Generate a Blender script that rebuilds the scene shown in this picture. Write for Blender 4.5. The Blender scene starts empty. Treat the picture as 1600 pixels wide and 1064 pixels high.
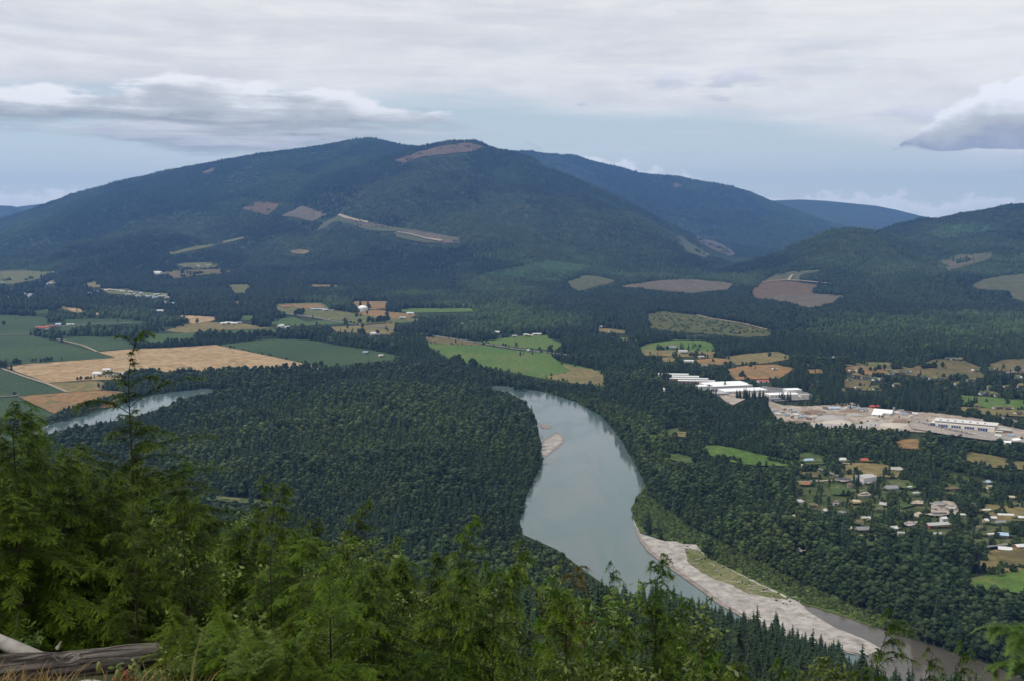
import bpy, math, random
import numpy as np
from mathutils import Vector, Matrix, geometry as mgeo
R = math.radians
SC = bpy.context.scene
COL = SC.collection
random.seed(7)
RNG = np.random.default_rng(11)

# ---------------------------------------------------------------- camera
FPX = 1716.0                      # focal length in photo pixels (1600 wide)
PITCH = R(6.55)
CAMZ = 400.0
cam = bpy.data.cameras.new('camera'); camo = bpy.data.objects.new('camera', cam); COL.objects.link(camo)
cam.sensor_width = 36.0; cam.lens = FPX/1600*36.0
cam.clip_start = 0.1; cam.clip_end = 120000.0
camo.location = (0, 0, CAMZ); camo.rotation_euler = (R(90)-PITCH, 0, 0)
SC.camera = camo

# ---------------------------------------------------------------- render settings
SC.render.engine = 'CYCLES'
SC.view_settings.view_transform = 'Standard'
SC.view_settings.look = 'None'
SC.view_settings.exposure = EXPOSURE = 0.0
SC.view_settings.gamma = 1.0
SC.cycles.max_bounces = 5; SC.cycles.diffuse_bounces = 2; SC.cycles.glossy_bounces = 2
SC.cycles.transmission_bounces = 2; SC.cycles.volume_bounces = 0; SC.cycles.transparent_max_bounces = 6
SC.cycles.use_denoising = True

# ---------------------------------------------------------------- node expression helper
class X:
    """a float socket with operators"""
    nt = None
    def __init__(s, k): s.k = k
    @staticmethod
    def m(op, *a, clamp=False):
        n = X.nt.nodes.new('ShaderNodeMath'); n.operation = op; n.use_clamp = clamp
        for i, v in enumerate(a):
            if isinstance(v, X): X.nt.links.new(v.k, n.inputs[i])
            else: n.inputs[i].default_value = float(v)
        return X(n.outputs[0])
    def __add__(s, o): return X.m('ADD', s, o)
    __radd__ = __add__
    def __sub__(s, o): return X.m('SUBTRACT', s, o)
    def __rsub__(s, o): return X.m('SUBTRACT', o, s)
    def __mul__(s, o): return X.m('MULTIPLY', s, o)
    __rmul__ = __mul__
    def __truediv__(s, o): return X.m('DIVIDE', s, o)
    def __pow__(s, o): return X.m('POWER', s, o)
def smooth(v, a, b, lo=0.0, hi=1.0):
    n = X.nt.nodes.new('ShaderNodeMapRange'); n.interpolation_type = 'SMOOTHSTEP'
    X.nt.links.new(v.k, n.inputs[0])
    for i, q in zip((1, 2, 3, 4), (a, b, lo, hi)):
        if isinstance(q, X): X.nt.links.new(q.k, n.inputs[i])
        else: n.inputs[i].default_value = q
    return X(n.outputs[0])
def curve(v, pts, x0, x1):
    """piecewise smooth curve of v in [x0,x1]; pts (x,y) with y in real units"""
    ys = [p[1] for p in pts]; lo, hi = min(ys), max(ys)+1e-6
    n = X.nt.nodes.new('ShaderNodeFloatCurve')
    c = n.mapping.curves[0]
    P = [((p[0]-x0)/(x1-x0), (p[1]-lo)/(hi-lo)) for p in pts]
    c.points[0].location = P[0]; c.points[1].location = P[-1]
    for p in P[1:-1]: c.points.new(*p)
    for p in c.points: p.handle_type = 'AUTO_CLAMPED'
    n.mapping.update()
    t = (v-x0)/(x1-x0)
    X.nt.links.new(t.k, n.inputs['Value'])
    return X(n.outputs[0])*(hi-lo)+lo
def combine(x, y, z):
    n = X.nt.nodes.new('ShaderNodeCombineXYZ')
    for i, v in enumerate((x, y, z)):
        if isinstance(v, X): X.nt.links.new(v.k, n.inputs[i])
        else: n.inputs[i].default_value = v
    return n.outputs[0]
def noise(vec, scale, detail=4, rough=.5, dist=0.0):
    n = X.nt.nodes.new('ShaderNodeTexNoise')
    n.inputs['Scale'].default_value = scale; n.inputs['Detail'].default_value = detail
    n.inputs['Roughness'].default_value = rough; n.inputs['Distortion'].default_value = dist
    if vec is not None: X.nt.links.new(vec, n.inputs['Vector'])
    return X(n.outputs[0])
def mix(f, a, b):
    n = X.nt.nodes.new('ShaderNodeMix'); n.data_type = 'RGBA'
    for s, v in ((n.inputs[0], f), (n.inputs[6], a), (n.inputs[7], b)):
        if isinstance(v, X): X.nt.links.new(v.k, s)
        elif hasattr(v, 'is_output'): X.nt.links.new(v, s)
        elif isinstance(v, (int, float)): s.default_value = v
        else: s.default_value = (*v, 1)
    return n.outputs[2]

# ---------------------------------------------------------------- camera maths (photo pixel <-> direction)
CP, SP = math.cos(PITCH), math.sin(PITCH)
def px2us(px, py):
    a = (np.asarray(px, float)-800)/FPX; b = (532-np.asarray(py, float))/FPX
    dy = CP+b*SP
    return a/dy, (-SP+b*CP)/dy
def us2px(u, s):
    fw = CP-s*SP
    return 800+FPX*u/fw, 532-FPX*(SP+s*CP)/fw

# ---------------------------------------------------------------- sun and sky
SUN_EL = R(52); SUN_DIR = Vector((-0.93*math.cos(SUN_EL), -0.36*math.cos(SUN_EL), math.sin(SUN_EL))).normalized()
sl = bpy.data.lights.new('sun', 'SUN'); sl.energy = 2.9; sl.angle = R(0.5); sl.color = (1, .955, .88)
so = bpy.data.objects.new('sun', sl); COL.objects.link(so)
so.rotation_euler = SUN_DIR.to_track_quat('Z', 'Y').to_euler()
W = bpy.data.worlds.new('World'); SC.world = W; W.use_nodes = True
X.nt = W.node_tree
for n in list(X.nt.nodes): X.nt.nodes.remove(n)
wo = X.nt.nodes.new('ShaderNodeOutputWorld'); bg = X.nt.nodes.new('ShaderNodeBackground')
bg.inputs[1].default_value = 0.10
X.nt.links.new(bg.outputs[0], wo.inputs[0])
sky = X.nt.nodes.new('ShaderNodeTexSky'); sky.sky_type = 'NISHITA'; sky.sun_disc = False
sky.sun_elevation = SUN_EL; sky.sun_rotation = math.atan2(SUN_DIR.x, SUN_DIR.y)
sky.altitude = 400; sky.air_density = 1.0; sky.dust_density = 0.6; sky.ozone_density = 1.5
tc = X.nt.nodes.new('ShaderNodeTexCoord'); sep = X.nt.nodes.new('ShaderNodeSeparateXYZ')
X.nt.links.new(tc.outputs['Generated'], sep.inputs[0])
dx, dy, dz = (X(sep.outputs[i]) for i in range(3))
U = X.m('ARCTAN2', dx, dy)                                         # azimuth from the view axis
S = X.m('ARCTAN2', dz, X.m('SQRT', dx*dx+dy*dy))                   # elevation
def au(px, py=200):                                                # photo pixel -> azimuth, elevation
    u, s = px2us(px, py); return float(math.atan(u)), float(math.atan2(s, math.hypot(u, 1)))
V2 = combine(U, S*3.2, 0.0)
V3 = combine(U*1.0+S*0.6, S*9.0, 3.3)
wisp = noise(V3, 5.0, 6, .6, .4)
soft = noise(V2, 9.0, 5, .55)
# blue sky, paler towards the horizon
skyc = mix(smooth(S, 0.0, .22, .85, .60), sky.outputs[0], (6.0, 7.1, 7.6))
skyc = mix(smooth(S, -.02, .11, .95, .0), skyc, (7.9, 8.5, 8.0))
# high sheet of thin cloud, its lower edge slopes down to the right
edge = curve(U, [(-.7, .09), au(-100, 146), au(0, 144), au(250, 146), au(600, 160), au(760, 168), au(900, 180), au(1100, 190), au(1250, 207), au(1420, 232), au(1700, 262), (.7, .03)], -.7, .7)
dsh = S-edge+(wisp-.5)*.030
sheet = smooth(dsh, -.006, .016)
sheet = X.m('MULTIPLY', sheet, smooth(wisp*.6+soft*.4, .30, .50, .80, 1.0))
sheetc = mix(smooth(noise(V3, 3.0, 6, .6, .8)*.6+noise(V2, 22.0, 6, .65)*.18+soft*.22, .36, .62), (7.2, 7.25, 7.5), (9.1, 9.15, 9.0))
c = mix(sheet, skyc, sheetc)
# thin band of haze streaks low over the horizon
strk = noise(combine(U, S*14, 9.1), 4.5, 5, .6)
c = mix(smooth(strk, .52, .75)*smooth(S, .002, .03)*smooth(S, .12, .07)*.45, c, (7.6, 7.9, 8.6))
# low puffs on the horizon at the right and far left
pn = noise(combine(U, S*1.6, 4.2), 46.0, 6, .6)
ptop = curve(U, [(-.7, -.02), (-.6, -.02), au(20, 300), au(90, 294), au(150, 306), au(300, 345), au(900, 250), au(960, 252), au(1060, 266), au(1140, 292), au(1230, 306), au(1350, 303), au(1430, 310), au(1560, 305), au(1640, 318), (.7, -.02)], -.7, .7)
pd = ptop-S+(pn-.5)*.04
c = mix(smooth(pd, -.001, .006)*smooth(pd, .06, .02)*.7, c, mix(smooth(pd, 0.0, .018), (11.5, 11.3, 11.2), (8.8, 9.2, 9.6)))
# banded cumulus with dark flat undersides
def cumulus(c, top, bot, nscale, amp, fade, seed, lit=(9.7, 9.75, 9.9), under=(3.1, 3.3, 3.6), mid=(5.6, 5.8, 6.0), stretch=3.4, bfade=.013, op=.97, streak=.5, lo=.12):
    t = curve(U, [(-.7, top[0][1])]+[au(*p) for p in top[1:]]+[(.7, top[0][1])] if top[0][0] is None else [au(*p) for p in top], -.7, .7)
    b = curve(U, [(-.7, bot[0][1])]+[au(*p) for p in bot[1:]]+[(.7, bot[0][1])] if bot[0][0] is None else [au(*p) for p in bot], -.7, .7)
    vv = combine(U, S*stretch, seed)
    n1 = noise(vv, nscale, 9, .60, .15); n2 = noise(vv, nscale*.4, 5, .6, .5); n3 = noise(combine(U, S*16, seed), 6.0, 5, .6, .3)
    dt = t-S+(n1-.5)*amp; db = S-b+(n1-.5)*amp*.45+(n3-.5)*.03
    den = X.m('MULTIPLY', smooth(dt, 0.0, fade), smooth(db, 0.0, bfade))
    h = (S-b)/(X.m('MAXIMUM', t-b, .006))
    q = h*1.0-.02+(n1-.5)*1.0+(n2-.5)*.25+(n3-.5)*streak*1.3
    col = mix(smooth(q, lo, lo+.34), under, mid); col = mix(smooth(q, lo+.30, lo+.78), col, lit)
    return mix(X.m('MULTIPLY', den, op), c, col)
OFF = (None, -.5); OFB = (None, -.49)
# lower ragged deck under the main band
c = cumulus(c, [OFF, (-250, 190), (0, 192), (110, 190), (160, 178), (300, 180), (450, 184), (600, 192), (680, 200), (760, 208), (820, 224), (900, 262)],
               [OFB, (-250, 216), (0, 212), (110, 216), (200, 232), (260, 240), (320, 250), (380, 249), (450, 244), (560, 232), (680, 226), (780, 226), (900, 258)],
            16.0, .035, .010, 3.9, stretch=5.0, bfade=.014, streak=1.4, lit=(7.6, 7.7, 8.0), mid=(5.9, 6.05, 6.5))
c = cumulus(c, [OFF, (-250, 150), (-60, 132), (60, 129), (150, 131), (215, 126), (270, 106), (330, 112), (380, 128), (480, 134), (540, 140), (590, 158), (660, 164), (712, 178), (765, 200), (835, 230)],
               [OFB, (-250, 196), (-60, 204), (40, 206), (100, 203), (150, 200), (250, 204), (300, 208), (400, 212), (480, 211), (560, 206), (620, 205), (700, 209), (780, 213), (830, 226)],
            19.0, .038, .007, 1.7, streak=.7, lo=.10)
c = cumulus(c, [OFF, (900, 170), (960, 132), (1010, 108), (1080, 112), (1140, 98), (1180, 104), (1240, 120), (1300, 138), (1360, 170)],
               [OFB, (900, 168), (960, 134), (1020, 142), (1070, 152), (1130, 160), (1150, 142), (1200, 136), (1260, 138), (1300, 140), (1360, 168)],
            26.0, .07, .014, 5.2, lit=(8.0, 8.1, 8.9), under=(5.0, 5.25, 6.2), mid=(6.2, 6.5, 7.4), op=.8, bfade=.012)
c = cumulus(c, [OFF, (1300, 200), (1360, 168), (1420, 158), (1470, 172), (1520, 190), (1560, 210)],
               [OFB, (1300, 198), (1360, 182), (1420, 202), (1470, 210), (1520, 214), (1560, 209)],
            26.0, .07, .014, 7.2, lit=(7.9, 8.0, 8.8), under=(6.0, 6.3, 7.2), mid=(6.7, 6.9, 7.8), op=.7)
c = cumulus(c, [OFF, (1385, 250), (1415, 216), (1455, 184), (1490, 160), (1530, 140), (1570, 126), (1620, 116), (1700, 100), (1800, 120)],
               [OFB, (1385, 238), (1415, 222), (1455, 229), (1500, 232), (1560, 230), (1620, 231), (1700, 232), (1800, 228)],
            22.0, .05, .006, 8.8, stretch=1.5, bfade=.005, lit=(9.9, 10.0, 10.4), under=(3.9, 4.2, 5.1), streak=.25, lo=.0)
c = cumulus(c, [OFF, (1500, 284), (1530, 274), (1560, 268), (1590, 262), (1640, 258), (1680, 280)],
               [OFB, (1500, 283), (1530, 282), (1560, 278), (1590, 272), (1640, 274), (1680, 279)],
            30.0, .03, .006, 6.8, lit=(8.0, 8.1, 8.8), under=(5.6, 5.9, 6.9), op=.8)
X.nt.links.new(c, bg.inputs[0])

# ---------------------------------------------------------------- haze
HAZE_D = 3.3e-5
def build_haze():
    x, y0, y1, z0, z1 = 20000, -500, 24500, -300, 1240
    vs = [(sx*x, yy, zz) for zz in (z0, z1) for sx, yy in ((-1, y0), (1, y0), (1, y1), (-1, y1))]
    me = bpy.data.meshes.new('haze')
    me.from_pydata(vs, [], [(0, 3, 2, 1), (4, 5, 6, 7), (0, 1, 5, 4), (1, 2, 6, 5), (2, 3, 7, 6), (3, 0, 4, 7)])
    o = bpy.data.objects.new('haze', me); COL.objects.link(o); o['kind'] = 'stuff'
    o['label'] = 'pale blue haze filling the air over the valley'
    m = bpy.data.materials.new('haze_air'); m.use_nodes = True; nt = m.node_tree
    for n in list(nt.nodes): nt.nodes.remove(n)
    out = nt.nodes.new('ShaderNodeOutputMaterial'); v = nt.nodes.new('ShaderNodeVolumePrincipled')
    v.inputs['Color'].default_value = (.22, .46, 1.0, 1); v.inputs['Density'].default_value = HAZE_D
    v.inputs['Anisotropy'].default_value = 0.1
    nt.links.new(v.outputs[0], out.inputs['Volume'])
    me.materials.append(m)
# ================================================================ helpers: tags, meshes, materials
def tag(o, label=None, cat=None, group=None, kind=None):
    if label: o['label'] = label
    if cat: o['category'] = cat
    if group: o['group'] = group
    if kind: o['kind'] = kind
    return o
def empty(name, loc, rz=0.0):
    o = bpy.data.objects.new(name, None); COL.objects.link(o); o.location = loc; o.rotation_euler = (0, 0, rz)
    o.empty_display_size = 1; return o
def mesh_np(name, V, F, mats=(), smooth_=False, mi=None):
    """V (n,3) array, F list of arrays each (k,3) or (k,4)"""
    me = bpy.data.meshes.new(name)
    if not isinstance(F, (list, tuple)): F = [F]
    F = [np.asarray(f, np.int32) for f in F if len(f)]
    V = np.asarray(V, np.float32)
    me.vertices.add(len(V)); me.vertices.foreach_set('co', V.ravel())
    nl = sum(f.size for f in F); nf = sum(len(f) for f in F)
    me.loops.add(nl); me.polygons.add(nf)
    me.loops.foreach_set('vertex_index', np.concatenate([f.ravel() for f in F]))
    tot = np.concatenate([np.full(len(f), f.shape[1], np.int32) for f in F])
    st = np.concatenate([[0], np.cumsum(tot)[:-1]]).astype(np.int32)
    me.polygons.foreach_set('loop_start', st); me.polygons.foreach_set('loop_total', tot)
    if mi is not None: me.polygons.foreach_set('material_index', np.asarray(mi, np.int32))
    if smooth_: me.polygons.foreach_set('use_smooth', np.ones(nf, bool))
    me.update(calc_edges=True); me.validate()
    for m in mats: me.materials.append(m)
    return me
def link(name, me, parent=None, loc=None):
    o = bpy.data.objects.new(name, me); COL.objects.link(o)
    if parent is not None: o.parent = parent
    if loc is not None: o.location = loc
    return o
class MB:
    def __init__(s): s.v = []; s.f = []
    def add(s, vs, fs):
        b = len(s.v); s.v += [tuple(v) for v in vs]; s.f += [tuple(i+b for i in f) for f in fs]; return s
    def box(s, x0, y0, z0, x1, y1, z1):
        return s.add([(x0,y0,z0),(x1,y0,z0),(x1,y1,z0),(x0,y1,z0),(x0,y0,z1),(x1,y0,z1),(x1,y1,z1),(x0,y1,z1)],
                     [(0,3,2,1),(4,5,6,7),(0,1,5,4),(1,2,6,5),(2,3,7,6),(3,0,4,7)])
    def gable_wall(s, w, d, h, rh):       # body with gable ends, ridge along x
        a, b = w/2, d/2
        return s.add([(-a,-b,0),(a,-b,0),(a,b,0),(-a,b,0),(-a,-b,h),(a,-b,h),(a,b,h),(-a,b,h),(-a,0,h+rh),(a,0,h+rh)],
                     [(0,1,5,4),(2,3,7,6),(0,4,8,7,3),(1,2,6,9,5),(0,3,2,1),(4,5,9,8),(6,7,8,9)])
    def gable_roof(s, w, d, h, rh, ov=.5, t=.25):
        a = w/2+ov; b = d/2+ov; k = rh/(d/2)*ov; z = h-k+.06; r = h+rh+.06
        return s.add([(-a,-b,z),(a,-b,z),(a,0,r),(-a,0,r),(a,b,z),(-a,b,z),
                      (-a,-b,z+t),(a,-b,z+t),(a,0,r+t),(-a,0,r+t),(a,b,z+t),(-a,b,z+t)],
                     [(0,3,2,1),(3,5,4,2),(6,7,8,9),(9,8,10,11),(0,1,7,6),(4,5,11,10),(1,2,8,7),(2,4,10,8),(3,0,6,9),(5,3,9,11)])
    def cyl(s, x, y, z0, z1, r0, r1=None, n=10, cap=True):
        r1 = r0 if r1 is None else r1
        vs = [(x+r0*math.cos(2*math.pi*i/n), y+r0*math.sin(2*math.pi*i/n), z0) for i in range(n)]
        vs += [(x+r1*math.cos(2*math.pi*i/n), y+r1*math.sin(2*math.pi*i/n), z1) for i in range(n)]
        fs = [(i, (i+1) % n, n+(i+1) % n, n+i) for i in range(n)]
        if cap: fs += [tuple(range(n, 2*n)), tuple(range(n-1, -1, -1))]
        return s.add(vs, fs)
    def mesh(s, name, mat, smooth_=False):
        me = bpy.data.meshes.new(name); me.from_pydata(s.v, [], s.f); me.update()
        if smooth_:
            for p in me.polygons: p.use_smooth = True
        me.materials.append(mat); return me
    def build(s, name, mat, parent=None, loc=None, smooth_=False):
        return link(name, s.mesh(name, mat, smooth_), parent, loc)

def new_mat(name):
    m = bpy.data.materials.new(name); m.use_nodes = True; nt = m.node_tree
    for n in list(nt.nodes): nt.nodes.remove(n)
    out = nt.nodes.new('ShaderNodeOutputMaterial'); X.nt = nt
    return m, nt, out
def principled(nt, out, rough=.8, spec=.3, metal=0.0, link_=True):
    p = nt.nodes.new('ShaderNodeBsdfPrincipled')
    p.inputs['Roughness'].default_value = rough; p.inputs['Specular IOR Level'].default_value = spec
    p.inputs['Metallic'].default_value = metal
    if link_: nt.links.new(p.outputs[0], out.inputs[0])
    return p
def wpos():
    g = X.nt.nodes.new('ShaderNodeNewGeometry'); return g.outputs['Position']
def plain(name, col, rough=.6, spec=.3, metal=0.0, var=.12, scale=.6):
    m, nt, out = new_mat(name); p = principled(nt, out, rough, spec, metal)
    t = nt.nodes.new('ShaderNodeTexCoord')
    n = noise(t.outputs['Object'], scale, 5, .6)
    k = nt.nodes.new('ShaderNodeHueSaturation'); k.inputs['Color'].default_value = (*col, 1)
    v = smooth(n, .3, .7, 1-var, 1+var*.5); nt.links.new(v.k, k.inputs['Value'])
    nt.links.new(k.outputs[0], p.inputs['Base Color'])
    return m
def ground_mat(name, a, b, scale=.006, fine=.09, c=None, rows=None, rough=.95):
    """two-tone patches plus fine mottling; optional third colour in blotches; optional crop rows (angle, spacing)"""
    m, nt, out = new_mat(name); p = principled(nt, out, rough, .1)
    P = wpos()
    col = mix(smooth(noise(P, scale, 5, .6, .5), .36, .64), a, b)
    if c is not None: col = mix(smooth(noise(P, scale*2.3, 5, .6, .8), .52, .68), col, c)
    f = smooth(noise(P, fine, 4, .65), .3, .7, .72, 1.22)
    if rows:
        sp = nt.nodes.new('ShaderNodeSeparateXYZ'); nt.links.new(P, sp.inputs[0])
        q = X(sp.outputs[0])*math.cos(rows[0])+X(sp.outputs[1])*math.sin(rows[0])+noise(P, .01, 2)*6
        w = X.m('SINE', q*(2*math.pi/rows[1]))
        f = f*(w*.10+1.0)
    vm = nt.nodes.new('ShaderNodeVectorMath'); vm.operation = 'SCALE'
    nt.links.new(col, vm.inputs[0]); nt.links.new(f.k, vm.inputs['Scale'])
    nt.links.new(vm.outputs[0], p.inputs['Base Color'])
    return m

# ================================================================ height field
def hsh(i, j, seed):
    n = (i*374761393+j*668265263+seed*974634777) & 0xFFFFFFFF
    n = ((n ^ (n >> 13))*1274126177) & 0xFFFFFFFF
    return ((n ^ (n >> 16)) & 0xFFFF)/65535.0
def vnoise(x, y, seed=0):
    xi = np.floor(x).astype(np.int64); yi = np.floor(y).astype(np.int64)
    fx = x-xi; fy = y-yi; fx = fx*fx*(3-2*fx); fy = fy*fy*(3-2*fy)
    a = hsh(xi, yi, seed); b = hsh(xi+1, yi, seed); c_ = hsh(xi, yi+1, seed); d = hsh(xi+1, yi+1, seed)
    return (a*(1-fx)+b*fx)*(1-fy)+(c_*(1-fx)+d*fx)*fy
def fbm(x, y, o=4, seed=0):
    s = 0; a = .5; t = 0
    for k in range(o):
        s = s+a*vnoise(x, y, seed+k*17); t += a; x = x*2.03+3.1; y = y*2.03+7.7; a *= .5
    return s/t
def sstep(x, a, b):
    t = np.clip((x-a)/(b-a), 0, 1); return t*t*(3-2*t)
def skyline(pts, lower=2.0):
    P = np.array(pts, float); u, s = px2us(P[:, 0], P[:, 1]+lower); return u, s
LAYERS = [  # skyline px, ridge distance, foot distance, back width, gully amplitude
    (skyline([(-250,395),(-100,368),(0,343),(60,324),(120,301),(200,280),(260,267),(330,253),(380,244),(450,234),(520,224),(556,217),(575,214),(595,219),(625,226),(700,236),(760,250),(850,290),(950,345),(1050,400)]), 12500, 6200, 3000, 260),
    (skyline([(-250,420),(0,415),(150,395),(250,362),(330,328),(450,286),(560,253),(640,233),(690,221),(740,219),(770,230),(800,237),(830,245),(850,260),(900,279),(950,299),(1000,323),(1050,349),(1100,377),(1150,400),(1250,412)]), 10500, 5600, 2500, 200),
    (skyline([(-400,430),(300,430),(600,300),(700,248),(780,236),(830,236),(860,240),(900,243),(920,250),(960,259),(1000,269),(1060,276),(1100,284),(1140,290),(1170,299),(1200,312),(1260,335),(1320,353),(1380,376),(1450,400),(1600,420)]), 16500, 11500, 3500, 260),
    (skyline([(-300,322),(-100,318),(0,327),(30,321),(75,316),(110,335),(200,345),(1100,335),(1150,322),(1200,312),(1250,310),(1290,312),(1340,317),(1370,320),(1400,326),(1440,336),(1500,345),(1800,360)]), 21500, 17500, 2500, 120),
    (skyline([(-300,318),(-150,310),(-50,318),(20,320),(60,335),(100,345),(1800,390)]), 19500, 17000, 2500, 80),
    (skyline([(1120,425),(1200,402),(1250,380),(1290,363),(1320,356),(1350,357),(1380,364),(1430,380),(1500,398),(1700,400)]), 7200, 5600, 1300, 60),
    (skyline([(1250,425),(1330,388),(1370,364),(1400,352),(1440,343),(1470,341),(1500,333),(1530,329),(1560,323),(1600,318),(1680,305),(1800,300)]), 8800, 5000, 2500, 120),
    (skyline([(960,505),(1000,494),(1040,488),(1090,495),(1150,505),(1210,518),(1260,528)]), 4350, 3450, 500, 6),
    (skyline([(1380,560),(1440,540),(1500,500),(1600,480),(1750,475)], 30), 5000, 4100, 1200, 10),
]
zt4 = [(-600,245),(600,245),(1000,236),(1340,210),(1500,200),(1900,190)]
zt8 = [(-600,150),(300,150),(600,132),(800,118),(1000,103),(1100,88),(1200,74),(1340,50),(1420,28),(1500,18),(1700,4),(1900,4)]
ztf = [(-600,1120),(600,1070),(1000,1060),(1200,1010),(1340,960),(1500,885),(1700,860),(1900,850)]
def near_z(x, y):
    L = np.interp(y, [-60, 0, 3, 5, 7.5, 9, 12, 16, 25, 40, 80, 150], [402, 398.2, 397.9, 397.5, 396.62, 396.12, 393.2, 390.6, 385, 376, 352, 322])
    Q = np.interp(y, [-60, 0, 3, 5, 8, 12, 16, 25, 40, 80, 150], [402, 398.3, 397.4, 395.8, 392.8, 390.2, 388, 382.8, 375, 350, 322])
    w = sstep(x, -1.9, .2); return L*(1-w)+Q*w
def height(x, y):
    x = np.asarray(x, float); y = np.asarray(y, float)
    Y = np.maximum(y, 1.0); u = x/Y
    px = 800+FPX*u/.96
    z4 = np.interp(px, *zip(*zt4)); z8 = np.maximum(np.interp(px, *zip(*zt8))-6, 1); yf = np.interp(px, *zip(*ztf))
    nz = near_z(x, y)
    sl = np.where(y < 150, nz, np.where(y < 400, 322+(z4-322)*(y-150)/250, np.where(y < 800, z4+(z8-z4)*(y-400)/400, z8*np.clip((yf-y)/(yf-800), 0, 1))))
    far = np.clip((y-100)/200, 0, 1)*np.clip((yf-y)/200, 0, 1)
    z = sl+(fbm(x/60, y/60, 3, 3)-.5)*16*far+(fbm(x/3.1, y/3.1, 3, 9)-.5)*.22*np.clip((150-y)/100, 0, 1)
    base = (fbm(x/700, y/900, 3, 21)-.35)*36*sstep(y, 3600, 6500)
    z = z+np.where(y > yf, base, 0)
    for (su, ss), yr, yfo, bk, ga in LAYERS:
        s = np.interp(u, su, ss)
        wob = 1+(fbm(u*9+yr, y*0+1.5, 2, 5)-.5)*.05
        zr = CAMZ+s*yr
        t = np.clip((y-yfo)/(yr-yfo), 0, 1)
        front = zr*(.22*t+.78*t**1.55)
        back = zr*(1-((y-yr)/bk)**2)
        lay = np.where(y <= yr, front, np.maximum(back, 0))
        g = (fbm(x/1500+.6*y/1500, y/2600, 4, int(yr) % 97)-.5)
        g2 = np.abs(fbm(x/900+3, y/2400, 3, int(yr) % 89)-.5)*2-.25
        lay = lay+(g*ga*1.7-g2*ga*.8)*4*t*(1-t)*np.clip(zr/500, 0, 1)*(y <= yr)
        lay = np.where(zr > 0, lay, 0)
        z = np.maximum(z, lay)
    return z
YS = np.concatenate([np.arange(-30, 60, 1.0), np.geomspace(60, 4000, 170)[:-1], np.linspace(4000, 17500, 300)[:-1], np.geomspace(17500, 24400, 60)])
NU = 460; UU = np.linspace(-.72, .72, NU)
GX = UU[None, :]*(YS[:, None]+62); GY = np.repeat(YS[:, None], NU, 1)
GZ = height(GX, GY)
def hm(x, y):
    """height of the terrain mesh"""
    x = np.asarray(x, float); y = np.asarray(y, float)
    j = np.clip(np.searchsorted(YS, y)-1, 0, len(YS)-2); ty = np.clip((y-YS[j])/(YS[j+1]-YS[j]), 0, 1)
    U_ = np.clip((x/(y+62)+.72)/1.44*(NU-1), 0, NU-1.001); i = U_.astype(int); tx = U_-i
    a = GZ[j, i]*(1-tx)+GZ[j, i+1]*tx; b = GZ[j+1, i]*(1-tx)+GZ[j+1, i+1]*tx
    return a*(1-ty)+b*ty
def march(px, py, y0=850.0):
    """photo pixels -> world points on the terrain (beyond the near slope)"""
    px = np.atleast_1d(np.asarray(px, float)); py = np.atleast_1d(np.asarray(py, float))
    u, s = px2us(px, py)
    Yg = np.geomspace(y0, 24300, 900)
    out = np.full(len(px), np.nan)
    for k0 in range(0, len(px), 1500):
        uu = u[k0:k0+1500, None]; ss = s[k0:k0+1500, None]
        d = CAMZ+ss*Yg-hm(uu*Yg, np.broadcast_to(Yg, (uu.shape[0], len(Yg))))
        hit = d < 0; k = hit.argmax(1); ok = hit.any(1); k = np.clip(k, 1, len(Yg)-1)
        r = np.arange(len(k)); d0 = d[r, k-1]; d1 = d[r, k]; t = np.clip(d0/(d0-d1+1e-9), 0, 1)
        out[k0:k0+1500] = np.where(ok, Yg[k-1]+(Yg[k]-Yg[k-1])*t, 24000)
    x = u*out
    return x, out, hm(x, out)
def project(x, y, z):
    return us2px(x/y, (z-CAMZ)/y)

# terrain mesh
idx = np.arange(len(YS)*NU).reshape(len(YS), NU)
Fq = np.stack([idx[:-1, :-1], idx[:-1, 1:], idx[1:, 1:], idx[1:, :-1]], -1).reshape(-1, 4)
m_floor = ground_mat('forest_floor', (.018, .028, .012), (.030, .042, .018), .004, .05, c=(.045, .048, .022))
tme = mesh_np('terrain', np.stack([GX, GY, GZ], -1).reshape(-1, 3), Fq, [m_floor], True)
tag(link('terrain', tme), kind='structure')

# ================================================================ ground cover traced on the land
MW, MH, OX, OY = 2400, 1100, -400, 150           # class map window in photo pixels
EXC = np.zeros((MH, MW), bool); EXB = np.zeros((MH, MW), bool); DENS = np.ones((MH, MW), np.float32); CON = np.full((MH, MW), -1, np.float32)
HSC = np.ones((MH, MW), np.float32); TNT = np.zeros((MH, MW), np.float32)
def pip(P, X_, Y_):
    c_ = np.zeros(X_.shape, bool); n = len(P); j = n-1
    for i in range(n):
        xi, yi = P[i]; xj, yj = P[j]
        if yi != yj: c_ ^= ((yi > Y_) != (yj > Y_)) & (X_ < (xj-xi)*(Y_-yi)/(yj-yi)+xi)
        j = i
    return c_
def paint(P, arr, val, add=False):
    P = np.array(P, float); x0 = max(int(P[:, 0].min())-OX-1, 0); x1 = min(int(P[:, 0].max())-OX+2, MW)
    y0 = max(int(P[:, 1].min())-OY-1, 0); y1 = min(int(P[:, 1].max())-OY+2, MH)
    if x1 <= x0 or y1 <= y0: return
    X_, Y_ = np.meshgrid(np.arange(x0, x1)+OX+.5, np.arange(y0, y1)+OY+.5)
    m = pip(P, X_, Y_); arr[y0:y1, x0:x1][m] = val
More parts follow.
